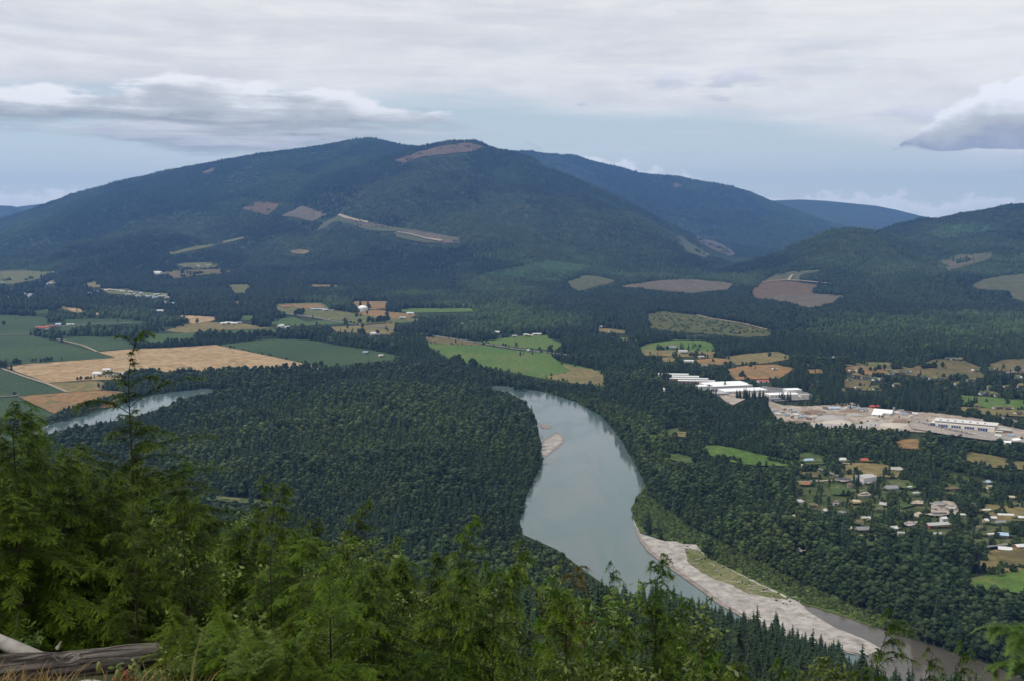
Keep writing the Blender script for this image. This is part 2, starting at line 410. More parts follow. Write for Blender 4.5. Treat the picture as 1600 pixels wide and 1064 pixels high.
def wobble(P, step=7.0, amp=.6, seed=1):
    r = random.Random(seed); out = []
    for i in range(len(P)):
        a = P[i]; b = P[(i+1) % len(P)]; L = math.hypot(b[0]-a[0], b[1]-a[1]); n = max(1, int(L/step))
        for k in range(n):
            t = k/n; q = amp if k else amp*.3
            out.append((a[0]+(b[0]-a[0])*t+r.uniform(-q, q), a[1]+(b[1]-a[1])*t+r.uniform(-q, q)*.35))
    return out
NCOV = [0]; POLYS = []
def cover(name, mat, P, amp=.6, lift=None, exclude=True, gridstep=9, label=None, solid=False):
    NCOV[0] += 1
    Q = wobble(P, 7, amp, NCOV[0])
    if exclude: paint(Q, EXC, True)
    elif exclude is None: paint(Q, EXB, True)
    A = np.array(Q); pts = list(Q)
    if name == 'field': POLYS.append(P)
    x0, y0 = A.min(0); x1, y1 = A.max(0)
    gs = gridstep
    gx, gy = np.meshgrid(np.arange(x0+gs/2, x1, gs), np.arange(y0+gs/4, y1, gs/2))
    gx = gx.ravel()+.13; gy = gy.ravel()+.07; k = pip(Q, gx, gy)
    pts += list(zip(gx[k], gy[k]))
    vs, es, fs = mgeo.delaunay_2d_cdt([Vector(p) for p in pts], [], [list(range(len(Q)))], 1, 1e-4)[:3]
    v = np.array([(p.x, p.y) for p in vs])
    x, y, z = march(v[:, 0], v[:, 1])
    z = z+(lift if lift is not None else .3+.02*NCOV[0]+np.clip((y-3500)/1500, 0, 1)*1.5+np.clip((y-6000)/3000, 0, 1)*5)
    tri = [tuple(f) for f in fs if len(f) == 3]
    F = np.array(tri); 
    c0 = v[F]; cr = (c0[:, 1, 0]-c0[:, 0, 0])*(c0[:, 2, 1]-c0[:, 0, 1])-(c0[:, 1, 1]-c0[:, 0, 1])*(c0[:, 2, 0]-c0[:, 0, 0])
    F[cr > 0] = F[cr > 0][:, ::-1]
    o = link(name, mesh_np(name, np.stack([x, y, z], -1), F, [mat]))
    tag(o, label, None, None, 'structure')
    return o
def strip(name, mat, P, w, lift=1.6, exclude=True):
    """a road: polyline in photo pixels, width in metres"""
    A = []
    for a, b in zip(P[:-1], P[1:]):
        n = max(1, int(math.hypot(b[0]-a[0], b[1]-a[1])/8))
        A += [(a[0]+(b[0]-a[0])*k/n, a[1]+(b[1]-a[1])*k/n) for k in range(n)]
    A.append(P[-1]); A = np.array(A)
    x, y, z = march(A[:, 0], A[:, 1]); t = np.gradient(np.stack([x, y], -1), axis=0); t /= np.linalg.norm(t, axis=1)[:, None]+1e-9
    nx, ny = -t[:, 1]*w/2, t[:, 0]*w/2; V = []
    for sg in (-1, 1):
        X_, Y_ = x+sg*nx, y+sg*ny
        V.append(np.stack([X_, Y_, hm(X_, Y_)+lift+np.clip((y-3500)/3000, 0, 1)*4], -1))
    n = len(x); V = np.concatenate(V); i = np.arange(n-1)
    F = np.stack([i, i+1, i+1+n, i+n], -1)
    NCOV[0] += 1
    if exclude:
        for a, b in zip(A[:-1], A[1:]):
            q = 1.6; paint([(a[0]-1, a[1]-q), (b[0]+1, b[1]-q), (b[0]+1, b[1]+q), (a[0]-1, a[1]+q)], EXC, True)
    return tag(link(name, mesh_np(name, V, F[:, ::-1], [mat])), kind='structure')
M = {}
M['field_dark'] = ground_mat('crop_green', (.036,.062,.025), (.047,.076,.030), .004, .08, rows=(.5, 9))
M['field_mid'] = ground_mat('crop_green_mid', (.045,.085,.028), (.060,.095,.032), .005, .08, c=(.085,.095,.040))
M['meadow'] = ground_mat('meadow_grass', (.065,.120,.022), (.088,.135,.030), .006, .07, c=(.115,.125,.04))
M['tan'] = ground_mat('stubble', (.30,.20,.10), (.35,.25,.14), .010, .05, c=(.21,.15,.075), rows=(1.2, 14))
M['straw'] = ground_mat('dry_grass', (.19,.145,.06), (.14,.12,.048), .012, .06, c=(.10,.11,.04))
M['orange'] = ground_mat('dry_pasture', (.25,.14,.06), (.19,.125,.055), .01, .07, c=(.12,.11,.045))
M['olive'] = ground_mat('rough_pasture', (.085,.10,.035), (.12,.12,.045), .009, .06, c=(.17,.13,.06))
M['brown'] = ground_mat('brown_pasture', (.13,.10,.045), (.095,.085,.035), .01, .06, c=(.17,.12,.06))
M['lawn'] = ground_mat('lawn', (.05,.082,.022), (.075,.095,.032), .02, .15, c=(.14,.125,.065))
M['cut_red'] = ground_mat('clearcut_red', (.125,.075,.045), (.09,.07,.04), .012, .03, c=(.10,.075,.045))
M['cut_grey'] = ground_mat('clearcut_grey', (.115,.09,.065), (.085,.075,.048), .012, .03, c=(.15,.12,.09))
M['cut_green'] = ground_mat('clearcut_regrowth', (.06,.075,.032), (.08,.08,.04), .012, .03, c=(.115,.095,.055))
M['young'] = ground_mat('young_plantation', (.028,.06,.022), (.036,.07,.026), .008, .05)
M['scrub'] = ground_mat('scrub_hillside', (.055,.070,.022), (.085,.085,.032), .02, .08, c=(.14,.11,.05))
M['yard'] = ground_mat('bare_gravel', (.30,.25,.20), (.36,.31,.26), .015, .09, c=(.22,.17,.12))
M['bar'] = ground_mat('river_gravel', (.30,.275,.25), (.36,.33,.30), .03, .1, c=(.25,.225,.195))
M['wetbar'] = ground_mat('wet_gravel', (.21,.175,.155), (.25,.21,.185), .02, .1)
M['bank'] = ground_mat('bank_grass', (.10,.115,.04), (.15,.15,.07), .02, .2, c=(.24,.21,.14))
M['bankgreen'] = ground_mat('bank_green', (.06,.09,.022), (.085,.11,.03), .02, .2)
M['road'] = ground_mat('asphalt', (.16,.155,.15), (.20,.19,.18), .02, .3)
M['lot'] = ground_mat('worn_lot', (.25,.225,.195), (.31,.27,.23), .02, .2)
M['dirt'] = ground_mat('dirt_road', (.30,.25,.18), (.26,.21,.15), .02, .3)

# water
m, nt, out = new_mat('river_water'); p = principled(nt, out, .10, .5); P = wpos()
p.inputs['IOR'].default_value = 1.33
mp = nt.nodes.new('ShaderNodeMapping'); nt.links.new(P, mp.inputs['Vector'])
mp.inputs['Rotation'].default_value = (0, 0, .35); mp.inputs['Scale'].default_value = (1, .28, 1)
wv = noise(mp.outputs[0], .012, 5, .6, 1.2)
nt.links.new(mix(smooth(wv, .35, .65), (.066,.112,.106), (.098,.124,.116)), p.inputs['Base Color'])
nt.links.new(smooth(noise(mp.outputs[0], .009, 6, .65, 2.0), .4, .62, .04, .20).k, p.inputs['Roughness'])
bp = nt.nodes.new('ShaderNodeBump'); bp.inputs['Strength'].default_value = .13; bp.inputs['Distance'].default_value = .6
nt.links.new((noise(P, .28, 4, .65)+noise(P, .07, 3, .5)*.8).k, bp.inputs['Height']); nt.links.new(bp.outputs[0], p.inputs['Normal'])
M['water'] = m
m, nt, out = new_mat('shallow_water'); p = principled(nt, out, .12, .5); P = wpos()
p.inputs['IOR'].default_value = 1.33
nt.links.new(mix(smooth(noise(P, .02, 5, .6, .8), .35, .65), (.066,.058,.047), (.092,.080,.066)), p.inputs['Base Color'])
bp = nt.nodes.new('ShaderNodeBump'); bp.inputs['Strength'].default_value = .15; bp.inputs['Distance'].default_value = .4
nt.links.new(noise(P, .5, 4, .65).k, bp.inputs['Height']); nt.links.new(bp.outputs[0], p.inputs['Normal'])
M['shallow'] = m

river = [(331,610),(400,604.5),(460,598.5),(540,593.5),(620,593.5),(700,596.5),(745,600),(790,603),(850,612),(900,628),(940,650),(972,688),(990,722),(1004,745),(1008,760),(998,772),(987,792),(991,812),(1005,832),(1040,847),(1075,858),
         (1105,880),(1170,912),(1230,938),(1250,940),(1327,964),(1405,993),(1474,1014),(1545,1038),(1620,1068),(1800,1150),(1750,1190),
         (1620,1140),(1500,1110),(1420,1088),(1340,1062),(1250,1030),(1180,1010),(1100,990),(1000,950),(960,925),(905,885),(870,858),(840,845),(818,835),
         (812,815),(820,780),(838,742),(850,716),(846,692),(838,668),(836,648),(820,628),(795,613),(760,606),(700,599),(620,596),(540,596),(460,601),(400,607),(331,617)]
cover('river', M['water'], [(-140,720),(0,679),(24,677),(57,671),(88,660),(132,649),(195,631),(222,620),(271,612),(319,607),(332,607.5),(332,614),(280,624),(262,634),(215,649),(186,656),(150,662),(100,672),(57,682),(0,692),(-140,740)], .3, lift=.10)
paint([(332,609),(460,598),(540,593),(620,593),(700,596),(745,600),(772,603),(772,608),(700,600),(620,597),(540,597),(460,602),(400,608),(332,617)], EXB, True)
_E = EXC.copy()
cover('river', M['water'], river, .3, lift=.10)
_m = np.zeros_like(EXC); paint([(334,560),(768,560),(768,640),(334,640)], _m, True); EXC[_m & ~_E] = False
cover('river_shallows', M['shallow'], [(1248,942),(1290,953),(1327,964),(1405,993),(1474,1014),(1545,1038),(1620,1068),(1800,1150),(1700,1160),(1560,1105),(1430,1072),(1365,1050),(1340,1024),(1374,1012),(1352,1000),(1303,980),(1262,956)], .8, lift=.25)
cover('gravel_bar', M['bar'], [(988,806),(1000,834),(1020,840),(1040,846),(1056,846),(1068,850),(1088,851),(1105,872),(1180,905),(1240,934),(1250,942),(1262,955),(1303,980),(1352,1000),(1378,1014),(1355,1024),(1335,1020),(1290,1010),(1240,995),(1195,978),(1165,962),(1130,942),(1092,913),(1050,884),(1018,860),(1002,842),(992,822)], .7, lift=.55)
cover('wet_gravel', M['wetbar'], [(992,824),(1002,842),(1018,860),(1050,884),(1092,913),(1130,942),(1165,962),(1195,978),(1240,995),(1290,1010),(1335,1021),(1340,1024),(1285,1013),(1236,998),(1190,982),(1158,964),(1124,945),(1086,916),(1044,887),(1012,862),(998,843)], .5, lift=.75)
cover('sandbar', M['bar'], [(846,708),(847,696),(852,688),(861,684),(868,678),(876,681),(878,688),(874,694),(866,700),(858,707),(850,714)], .4, lift=.5)
cover('sandbar', M['wetbar'], [(843,665),(850,662),(862,666),(860,669),(848,670)], .3, lift=.5)
cover('sandbar', M['wetbar'], [(845,716),(845,694),(850,686),(860,681),(868,675),(879,680),(882,688),(876,697),(866,704),(856,712)], .5, lift=.35)
cover('bank_grass', M['bank'], [(1070,856),(1092,860),(1105,872),(1140,890),(1178,910),(1215,928),(1232,938),(1205,934),(1170,928),(1137,912),(1112,904),(1090,890),(1074,878)], 1.8, lift=.75)
cover('riverbank', M['bankgreen'], [(1008,752),(1000,772),(987,795),(990,812),(1000,832),(1020,838),(1044,845),(1060,846),(1066,838),(1040,812),(1018,785)], .8, lift=.85, exclude=False)
cover('riverbank', M['bankgreen'], [(1090,851),(1120,858),(1180,888),(1240,925),(1300,946),(1380,975),(1370,982),(1327,966),(1250,942),(1180,908),(1105,872)], .8, lift=.65, exclude=False)
cover('riverbank', M['bankgreen'], [(800,603),(850,611),(900,626),(940,647),(972,684),(990,718),(1006,745),(1012,745),(996,712),(976,676),(948,642),(905,618),(850,604),(800,598)], .8, lift=.65, exclude=False)

C = cover
# left plain
C('field', M['field_dark'], [(-60,493),(12,493),(75,497),(81,505),(51,514),(51,523),(-60,525)])
C('field', M['field_dark'], [(-60,526),(54,525),(182,559),(39,569),(0,563),(-60,560)])
C('field', M['field_dark'], [(85,530),(120,526),(192,527),(212,544),(150,549)])
C('field', M['field_dark'], [(99,500),(192,499),(240,506),(190,508),(120,513),(99,520),(85,519),(100,510)])
C('field', M['tan'], [(8,574),(40,569),(182,559),(153,550),(210,545),(260,544),(338,539),(400,552),(504,573),(504,577),(430,579),(330,581),(250,589),(120,595),(75,598)], .4)
C('field', M['straw'], [(78,599),(150,595),(170,600),(156,609),(108,613)], .4)
C('field', M['orange'], [(27,619),(111,613),(156,610),(195,612),(176,636),(105,640),(84,646)], .4)
C('field', M['field_dark'], [(-60,578),(0,577),(104,613),(27,618),(-60,622)], .4)
C('field', M['field_dark'], [(-60,624),(27,621),(84,648),(60,656),(0,652),(-60,660)], .4)
C('field', M['straw'], [(258,518),(290,507),(320,504),(380,507),(430,514),(330,517),(290,521)], .4)
C('field', M['field_mid'], [(235,523),(290,521),(330,518),(430,515),(440,521),(320,522),(300,531),(240,537),(225,530)], .4)
C('field', M['tan'], [(265,493),(300,494),(345,497),(330,503),(300,507),(288,500)], .4)
C('field', M['straw'], [(85,480),(95,479),(135,488),(120,490)], .3)
C('field', M['tan'], [(146,489),(156,488),(158,494),(148,494)], .3)
C('field', M['tan'], [(105,482),(125,483),(130,489),(112,488)], .3)
C('field', M['field_dark'], [(50,486),(80,484),(84,490),(55,492)], .3)
C('field', M['field_mid'], [(372,494),(400,494),(400,501),(375,502)], .3)
C('field', M['olive'], [(345,446),(392,445),(386,460),(366,459),(360,449)], .3)
C('field', M['straw'], [(486,445),(512,446),(540,447),(538,449),(488,449)], .3)
C('field', M['straw'], [(365,472),(380,471),(376,477),(366,476)], .3)
C('field', M['field_dark'], [(340,540),(400,532),(445,530),(484,531),(535,541),(580,547),(618,555),(618,563),(568,567),(526,572),(504,574),(400,552)], .4)
C('field', M['olive'], [(424,476),(502,474),(520,485),(565,492),(660,500),(640,505),(560,508),(450,493),(430,484)], .4)
C('field', M['orange'], [(544,472),(607,472),(608,483),(580,485),(550,480)], .3)
C('field', M['orange'], [(552,490),(586,485),(652,493),(640,498),(600,499),(575,494)], .3)
C('field', M['orange'], [(455,477),(500,476),(508,482),(470,484)], .3, lift=2.6)
C('field', M['field_mid'], [(420,500),(460,497),(480,504),(520,500),(560,506),(500,509),(458,511),(424,508)], .3)
C('field', M['straw'], [(512,512),(562,510),(620,506),(614,524),(568,522),(526,519)], .4)
C('field', M['meadow'], [(608,487),(640,483),(740,483),(740,488),(650,490)], .3)
C('field', M['meadow'], [(662,529),(672,543),(702,561),(745,572),(800,582),(850,592),(900,600),(945,604),(945,588),(940,580),(905,572),(875,566),(862,557),(860,552),(800,547),(740,537),(690,529)], .4)
C('field', M['straw'], [(850,591),(900,600),(943,603),(944,588),(930,579),(902,574),(878,570),(892,582),(870,584)], .4, lift=1.8)
C('field', M['brown'], [(662,528),(682,526),(720,532),(760,540),(700,539),(672,537)], .4, lift=1.9)
C('field', M['meadow'], [(760,533),(800,527),(854,523),(860,530),(880,538),(866,548),(800,543),(740,533)], .4)
C('field', M['straw'], [(928,512),(950,514),(985,518),(982,522),(950,521),(932,518)], .3)
C('field', M['olive'], [(966,528),(985,528),(982,533),(968,533)], .3)
# left hillside openings
C('field', M['brown'], [(245,428),(270,424),(311,422),(360,422),(361,427),(322,430),(274,436)], .3)
C('field', M['olive'], [(272,414),(320,411),(342,414),(335,420),(300,421)], .3)
C('field', M['olive'], [(256,397),(300,388),(322,384),(390,369),(386,373),(330,387),(300,393),(270,399)], .3)
C('field', M['straw'], [(453,393),(470,391),(484,393),(480,399),(458,397)], .3)
C('field', M['olive'], [(0,425),(35,424),(70,426),(78,432),(48,440),(20,445),(-40,444),(-40,430)], .3)
C('field', M['straw'], [(70,442),(84,438),(94,441),(80,446)], .3)
C('field', M['straw'], [(130,444),(152,441),(160,449),(140,451)], .3)
C('field', M['olive'], [(155,452),(190,453),(230,458),(268,460),(262,466),(220,464),(170,460)], .3)
C('field', M['olive'], [(62,426),(86,425),(84,428),(62,428)], .3)
# mountain clearcuts
C('clearing', M['cut_red'], [(377,328),(403,315),(440,320),(418,338),(397,333)], 1.5)
C('clearing', M['cut_grey'], [(439,339),(472,323),(512,337),(487,348),(461,341)], 1.5)
C('clearing', M['cut_green'], [(491,364),(512,345),(529,339),(556,346),(600,353),(650,362),(610,363),(577,362),(551,352),(525,347),(502,360)], 1.5)
C('clearing', M['cut_grey'], [(529,339),(556,346),(600,354),(577,358),(548,349)], 1.5, lift=11)
C('clearing', M['cut_grey'], [(616,366),(640,360),(680,366),(717,373),(719,381),(661,382),(620,373)], 1.5)
C('clearing', M['cut_green'], [(618,367),(660,373),(690,380),(661,382),(620,373)], 1.5, lift=11)
C('clearing', M['cut_red'], [(616,252),(650,240),(695,229),(732,224),(757,231),(740,238),(710,241),(657,247),(630,256)], 1.5)
C('clearing', M['cut_red'], [(316,270),(340,261),(334,268),(320,273)], .4)
C('clearing', M['young'], [(736,433),(800,418),(856,408),(924,417),(900,430),(875,441),(800,440)], .6, exclude=False)
C('clearing', M['cut_green'], [(1056,372),(1062,369),(1082,384),(1112,400),(1100,404),(1060,390)], 1.5)
C('clearing', M['cut_grey'], [(1084,366),(1096,374),(1120,379),(1152,398),(1138,402),(1110,390),(1090,377)], 1.5)
C('clearing', M['cut_green'], [(888,441),(910,432),(935,433),(968,440),(940,447),(905,456),(892,449)], 1.5)
C('clearing', M['cut_grey'], [(965,448),(1010,442),(1058,437),(1100,439),(1150,444),(1140,453),(1080,459),(1055,457),(1010,453)], 1.5)
C('clearing', M['cut_red'], [(1169,460),(1187,442),(1202,436),(1232,440),(1276,447),(1270,461),(1210,466),(1180,467)], 1.5)
C('clearing', M['cut_green'], [(1198,437),(1215,429),(1240,425),(1290,423),(1250,431),(1248,442),(1225,440)], 1.5)
C('clearing', M['cut_grey'], [(1180,467),(1210,464),(1270,460),(1326,464),(1292,478),(1262,483),(1240,476),(1210,470)], 1.5)
C('clearing', M['cut_green'], [(1450,413),(1475,405),(1499,399),(1530,398),(1551,395),(1549,404),(1521,414),(1484,425),(1472,419)], 1.5)
C('clearing', M['cut_grey'], [(1480,410),(1500,402),(1535,402),(1515,413),(1484,420)], 1.5, lift=5)
C('clearing', M['cut_green'], [(1515,447),(1535,438),(1562,432),(1600,429),(1680,430),(1680,470),(1600,472),(1577,468),(1577,456),(1529,453)], 1.5)
C('clearing', M['young'], [(1440,364),(1480,356),(1517,350),(1570,352),(1555,360),(1525,369),(1469,374)], .6, exclude=False)
C('clearing', M['cut_red'], [(1046,290),(1058,287),(1068,292),(1056,295)], .4)
C('clearing', M['scrub'], [(1008,493),(1020,489),(1040,488),(1089,494),(1130,502),(1212,520),(1200,526),(1170,528),(1116,524),(1060,520),(1010,513)], .6, exclude=False)
for P_, v in (([(1008,493),(1040,488),(1089,494),(1130,502),(1212,520),(1200,526),(1170,528),(1116,524),(1060,520),(1010,513)], 0),):
    paint(P_, EXC, True)
# right valley floor
C('field', M['meadow'], [(996,545),(1010,538),(1055,532),(1100,533),(1112,537),(1118,549),(1090,551),(1060,549),(1010,555)], .4)
C('field', M['straw'], [(998,547),(1045,548),(1127,550),(1112,560),(1060,558),(1008,556)], .4, lift=1.9)
C('field', M['orange'], [(1083,563),(1115,560),(1142,561),(1135,571),(1090,569)], .4)
C('field', M['straw'], [(1030,560),(1050,558),(1058,565),(1036,567)], .4)
C('field', M['straw'], [(1130,558),(1170,553),(1215,550),(1242,560),(1200,568),(1150,571)], .4)
C('field', M['orange'], [(1132,578),(1170,571),(1210,570),(1242,576),(1218,592),(1150,594)], .4)
C('field', M['orange'], [(1262,578),(1284,577),(1288,584),(1266,584)], .4)
C('field', M['orange'], [(1320,574),(1350,571),(1395,575),(1402,582),(1370,588),(1322,582)], .4)
C('field', M['olive'], [(1325,570),(1350,566),(1396,567),(1400,577),(1360,573)], .4, lift=2.4)
C('field', M['brown'], [(1378,579),(1400,571),(1422,576),(1459,562),(1500,561),(1540,578),(1536,591),(1490,593),(1437,589),(1402,585)], .4)
C('field', M['brown'], [(1317,593),(1362,594),(1358,609),(1317,606)], .4)
C('field', M['brown'], [(1545,570),(1570,562),(1680,560),(1680,580),(1590,584),(1560,580)], .4)
C('field', M['olive'], [(1342,604),(1375,603),(1380,612),(1346,611)], .4)
C('field', M['meadow'], [(1498,618),(1540,621),(1600,626),(1680,632),(1680,645),(1560,640),(1505,634)], .4)
C('field', M['straw'], [(1500,636),(1560,640),(1680,644),(1680,655),(1560,650),(1504,646)], .4)
C('field', M['orange'], [(1395,691),(1420,687),(1442,688),(1438,704),(1402,701)], .4)
C('gravel_yard', M['yard'], [(1196,625),(1222,634),(1260,636),(1290,634),(1332,630),(1356,638),(1404,642),(1456,646),(1560,658),(1680,672),(1680,695),(1600,694),(1560,690),(1470,678),(1428,676),(1368,673),(1300,672),(1262,668),(1214,656)], .7)
C('gravel_yard', M['yard'], [(1110,612),(1150,616),(1190,612),(1198,620),(1170,622),(1145,634),(1136,630),(1124,620)], .5)
C('parking_lot', M['road'], [(1190,604),(1230,608),(1262,614),(1270,625),(1215,628),(1195,620)], .3)
C('parking_lot', M['lot'], [(1418,664),(1440,657),(1500,670),(1545,678),(1600,686),(1600,694),(1540,690),(1480,682),(1425,672)], .3, lift=3.9)
C('field', M['meadow'], [(1098,697),(1120,697),(1142,700),(1180,710),(1238,722),(1240,730),(1180,729),(1140,723),(1110,713)], .4)
C('field', M['lawn'], [(1042,710),(1060,710),(1088,718),(1092,726),(1070,725),(1048,720)], .4)
C('field', M['straw'], [(1315,730),(1340,724),(1380,727),(1408,735),(1402,748),(1360,746),(1325,742)], .4)
C('field', M['brown'], [(1248,738),(1280,737),(1282,748),(1252,747)], .4)
C('field', M['lawn'], [(1294,755),(1318,760),(1336,768),(1330,776),(1300,774)], .4)
C('field', M['straw'], [(1318,744),(1345,742),(1350,750),(1325,750)], .3)
C('field', M['straw'], [(1506,706),(1545,712),(1593,722),(1640,728),(1640,738),(1583,735),(1548,732),(1512,722)], .4)
C('field', M['lawn'], [(1350,838),(1376,836),(1376,852),(1356,856)], .4)
C('field', M['lawn'], [(1513,844),(1540,843),(1563,846),(1562,856),(1530,858),(1518,856)], .4)
C('field', M['straw'], [(1530,866),(1560,860),(1600,856),(1680,852),(1680,880),(1600,893),(1552,900),(1534,890),(1526,880)], .4)
C('field', M['brown'], [(1555,868),(1600,862),(1680,860),(1680,876),(1600,890),(1565,888)], .5, lift=4.6)
C('field', M['meadow'], [(1488,910),(1542,901),(1600,893),(1700,882),(1700,935),(1600,930),(1549,925),(1494,918)], .4)
C('field', M['straw'], [(1462,876),(1480,874),(1496,884),(1490,888),(1470,882)], .3)
C('parking_lot', M['yard'], [(1455,790),(1475,784),(1500,788),(1496,806),(1470,808),(1454,802)], .3)
C('clearing', M['lawn'], [(1040,672),(1060,670),(1064,680),(1044,682)], .3)
C('clearing', M['straw'], [(1058,676),(1072,676),(1072,684),(1058,684)], .3)
C('clearing', M['lawn'], [(1238,712),(1262,708),(1290,716),(1300,726),(1262,728)], .4)
C('clearing', M['lawn'], [(300,774),(340,777),(380,781),(430,786),(430,790),(380,788),(320,784)], .4)
C('clearing', M['lawn'], [(1385,752),(1420,752),(1425,762),(1395,764)], .4)
C('clearing', M['lawn'], [(1395,784),(1420,780),(1436,790),(1410,796)], .4)
C('clearing', M['straw'], [(1540,790),(1590,794),(1640,804),(1640,816),(1560,816),(1536,806)], .4)
C('clearing', M['lawn'], [(1478,754),(1500,758),(1498,768),(1480,766)], .4)
cover('village_ground', ground_mat('village_ground', (.040,.060,.018), (.062,.078,.026), .012, .05, c=(.125,.115,.055)), [(1235,712),(1300,712),(1420,722),(1510,745),(1600,780),(1700,800),(1700,860),(1560,868),(1460,838),(1400,832),(1330,848),(1300,800),(1240,790)], 1.0, lift=.28, exclude=False)
# roads
strip('road', M['dirt'], [(0,575),(40,589),(75,600),(106,613)], 9)
strip('road', M['dirt'], [(-40,622),(20,619),(30,617)], 6)
strip('road', M['dirt'], [(88,530),(130,540),(152,550)], 8)
strip('road', M['dirt'], [(0,524),(50,523.5)], 8)
strip('road', M['road'], [(66,518),(80,512),(110,510),(160,506.5),(205,505.5)], 14)
strip('road', M['road'], [(440,491),(480,496),(550,508),(600,513),(640,520),(680,526),(740,535),(800,545),(862,552),(900,557)], 14, 2.4)
strip('road', M['dirt'], [(1089,494),(1110,499),(1130,502),(1165,508),(1212,520)], 13, 3)
strip('road', M['dirt'], [(1190,443),(1225,440),(1250,441),(1300,446)], 16, 6)
strip('road', M['dirt'], [(1232,440),(1238,432)], 16, 6)
strip('road', M['dirt'], [(529,339),(540,343),(556,347),(575,351)], 22, 14)
strip('road', M['dirt'], [(620,366),(640,369),(665,376),(690,380)], 20, 14)
strip('road', M['road'], [(318,778),(350,781),(390,785),(425,790)], 7, 1.2)
strip('road', M['dirt'], [(1246,754),(1275,753),(1300,751)], 7, 1.6)
strip('road', M['road'], [(1279,733),(1300,741),(1325,750)], 8, 1.6)
strip('road', M['dirt'], [(1316,725),(1345,727),(1380,732),(1405,737)], 8, 2.2)
strip('road', M['dirt'], [(1343,838),(1360,838),(1375,836)], 5, 1.8)
strip('road', M['dirt'], [(1480,775),(1500,781),(1520,788),(1528,796)], 10, 1.6)
strip('road', M['road'], [(1530,861),(1560,857),(1575,855)], 6, 4.8)
strip('road', M['dirt'], [(1205,630),(1218,640),(1250,647),(1300,648),(1350,652),(1400,655),(1450,656)], 13, 2.6)
strip('road', M['road'], [(1560,652),(1600,664),(1660,672)], 16, 2.6)
strip('road', M['road'], [(1570,584),(1600,578),(1660,572)], 10, 2.4)
strip('road', M['dirt'], [(1320,571),(1360,577),(1400,580)], 8, 3.4)

paint([(318,773),(360,775),(432,782),(432,791),(370,788),(320,783)], EXC, True)
# forest character
for P_, v in (([(0,700),(60,676),(150,655),(262,632),(330,610),(460,596),(600,578),(700,584),(790,606),(836,640),(846,716),(820,800),(870,850),(1000,935),(1000,1000),(900,1000),(500,860),(0,860)], .13),
              ([(800,590),(945,600),(1040,600),(1100,640),(1200,660),(1260,700),(1200,760),(1280,860),(1400,900),(1700,930),(1700,1200),(1300,960),(1100,850),(1010,760),(990,690)], .10),
              ([(1100,640),(1260,680),(1420,700),(1700,700),(1700,920),(1400,880),(1280,850),(1180,780)], .30),
              ([(1180,575),(1280,600),(1440,620),(1520,640),(1500,655),(1340,636),(1200,625),(1190,600)], .8),
              ([(540,800),(700,820),(760,850),(700,900),(540,900)], .45)):
    paint(P_, CON, v)
for P_, v in (([(1004,752),(1030,790),(1075,822),(1120,846),(1190,880),(1260,916),(1350,952),(1430,985),(1420,1000),(1300,958),(1240,938),(1100,868),(1040,845),(985,815),(985,790)], .36),
              ([(740,575),(800,585),(945,606),(950,620),(900,620),(800,600),(740,596)], .75),
              ([(1008,493),(1089,494),(1212,520),(1116,524),(1010,513)], .5),
              ([(736,433),(856,408),(924,417),(875,441)], .4), ([(1235,712),(1420,722),(1600,760),(1700,800),(1700,860),(1450,862),(1330,855),(1240,795)], .74)):
    paint(P_, HSC, v)
for P_, v in (([(1260,508),(1330,504),(1400,508),(1500,525),(1680,535),(1680,560),(1450,556),(1330,546),(1260,524)], .45),
              ([(740,310),(800,250),(900,262),(820,300),(760,330)], .25), ([(620,330),(700,300),(760,330),(720,360),(650,352)], .55),
              ([(560,300),(640,280),(700,262),(690,285),(600,312)], .5), ([(660,290),(740,282),(720,300),(670,304)], .8),
              ([(640,345),(720,320),(730,365),(700,366)], .6), ([(0,355),(60,340),(120,330),(100,350),(20,372)], .5),
              ([(880,620),(990,640),(1060,700),(1060,780),(1010,745),(975,676)], .5),
              ([(1004,752),(1030,790),(1075,822),(1190,880),(1260,916),(1350,952),(1300,958),(1240,938),(1100,868),(1040,845),(985,815)], .6), ([(740,400),(860,390),(930,400),(900,412),(800,416)], .3),
              ([(1230,420),(1320,405),(1440,420),(1500,450),(1330,460),(1280,440)], .05),
              ([(400,640),(600,600),(760,640),(700,720),(480,700)], .30)):
    paint(P_, TNT, v)
for P_, v in (([(-60,425),(40,420),(150,440),(280,452),(280,470),(100,475),(-60,478)], .62),
              ([(1240,712),(1420,722),(1600,760),(1700,800),(1700,860),(1450,850),(1330,850),(1240,790)], .72),
              ([(420,500),(620,500),(620,520),(420,520)], .5), ([(0,485),(200,485),(330,505),(220,540),(0,530)], .6),
              ([(1200,585),(1600,585),(1600,625),(1200,600)], .7), ([(700,500),(1000,505),(1000,540),(880,535),(780,530)], .8)):
    paint(P_, DENS, v)
# ================================================================ buildings
P_ = plain

r_ = random.Random(5)
RM = dict(white=P_('roof_white', (.56,.56,.55), .5), pale=P_('roof_pale', (.38,.37,.35), .55), grey=P_('roof_grey', (.22,.22,.23), .8), dark=P_('roof_dark', (.07,.07,.08), .85),
          brown=P_('roof_brown', (.17,.11,.08), .85), red=P_('roof_red', (.40,.09,.06), .7), tan=P_('roof_tan', (.48,.38,.28), .8), blue=P_('roof_blue', (.34,.45,.58), .6), green=P_('roof_green', (.12,.28,.22), .6))
WM = dict(white=P_('wall_white', (.56,.56,.54)), cream=P_('wall_cream', (.68,.62,.53)), red=P_('wall_red', (.36,.09,.055)), brown=P_('wall_brown', (.22,.14,.09)), grey=P_('wall_grey', (.33,.34,.35)), tan=P_('wall_tan', (.48,.36,.26)))
GLS = plain('window_glass', (.04,.05,.07), .15, .6, var=.02)
BGL = plain('blue_glass', (.02,.055,.20), .2, .6, var=.1, scale=.1)
DRK = plain('dark_doorway', (.05,.05,.05), .6)
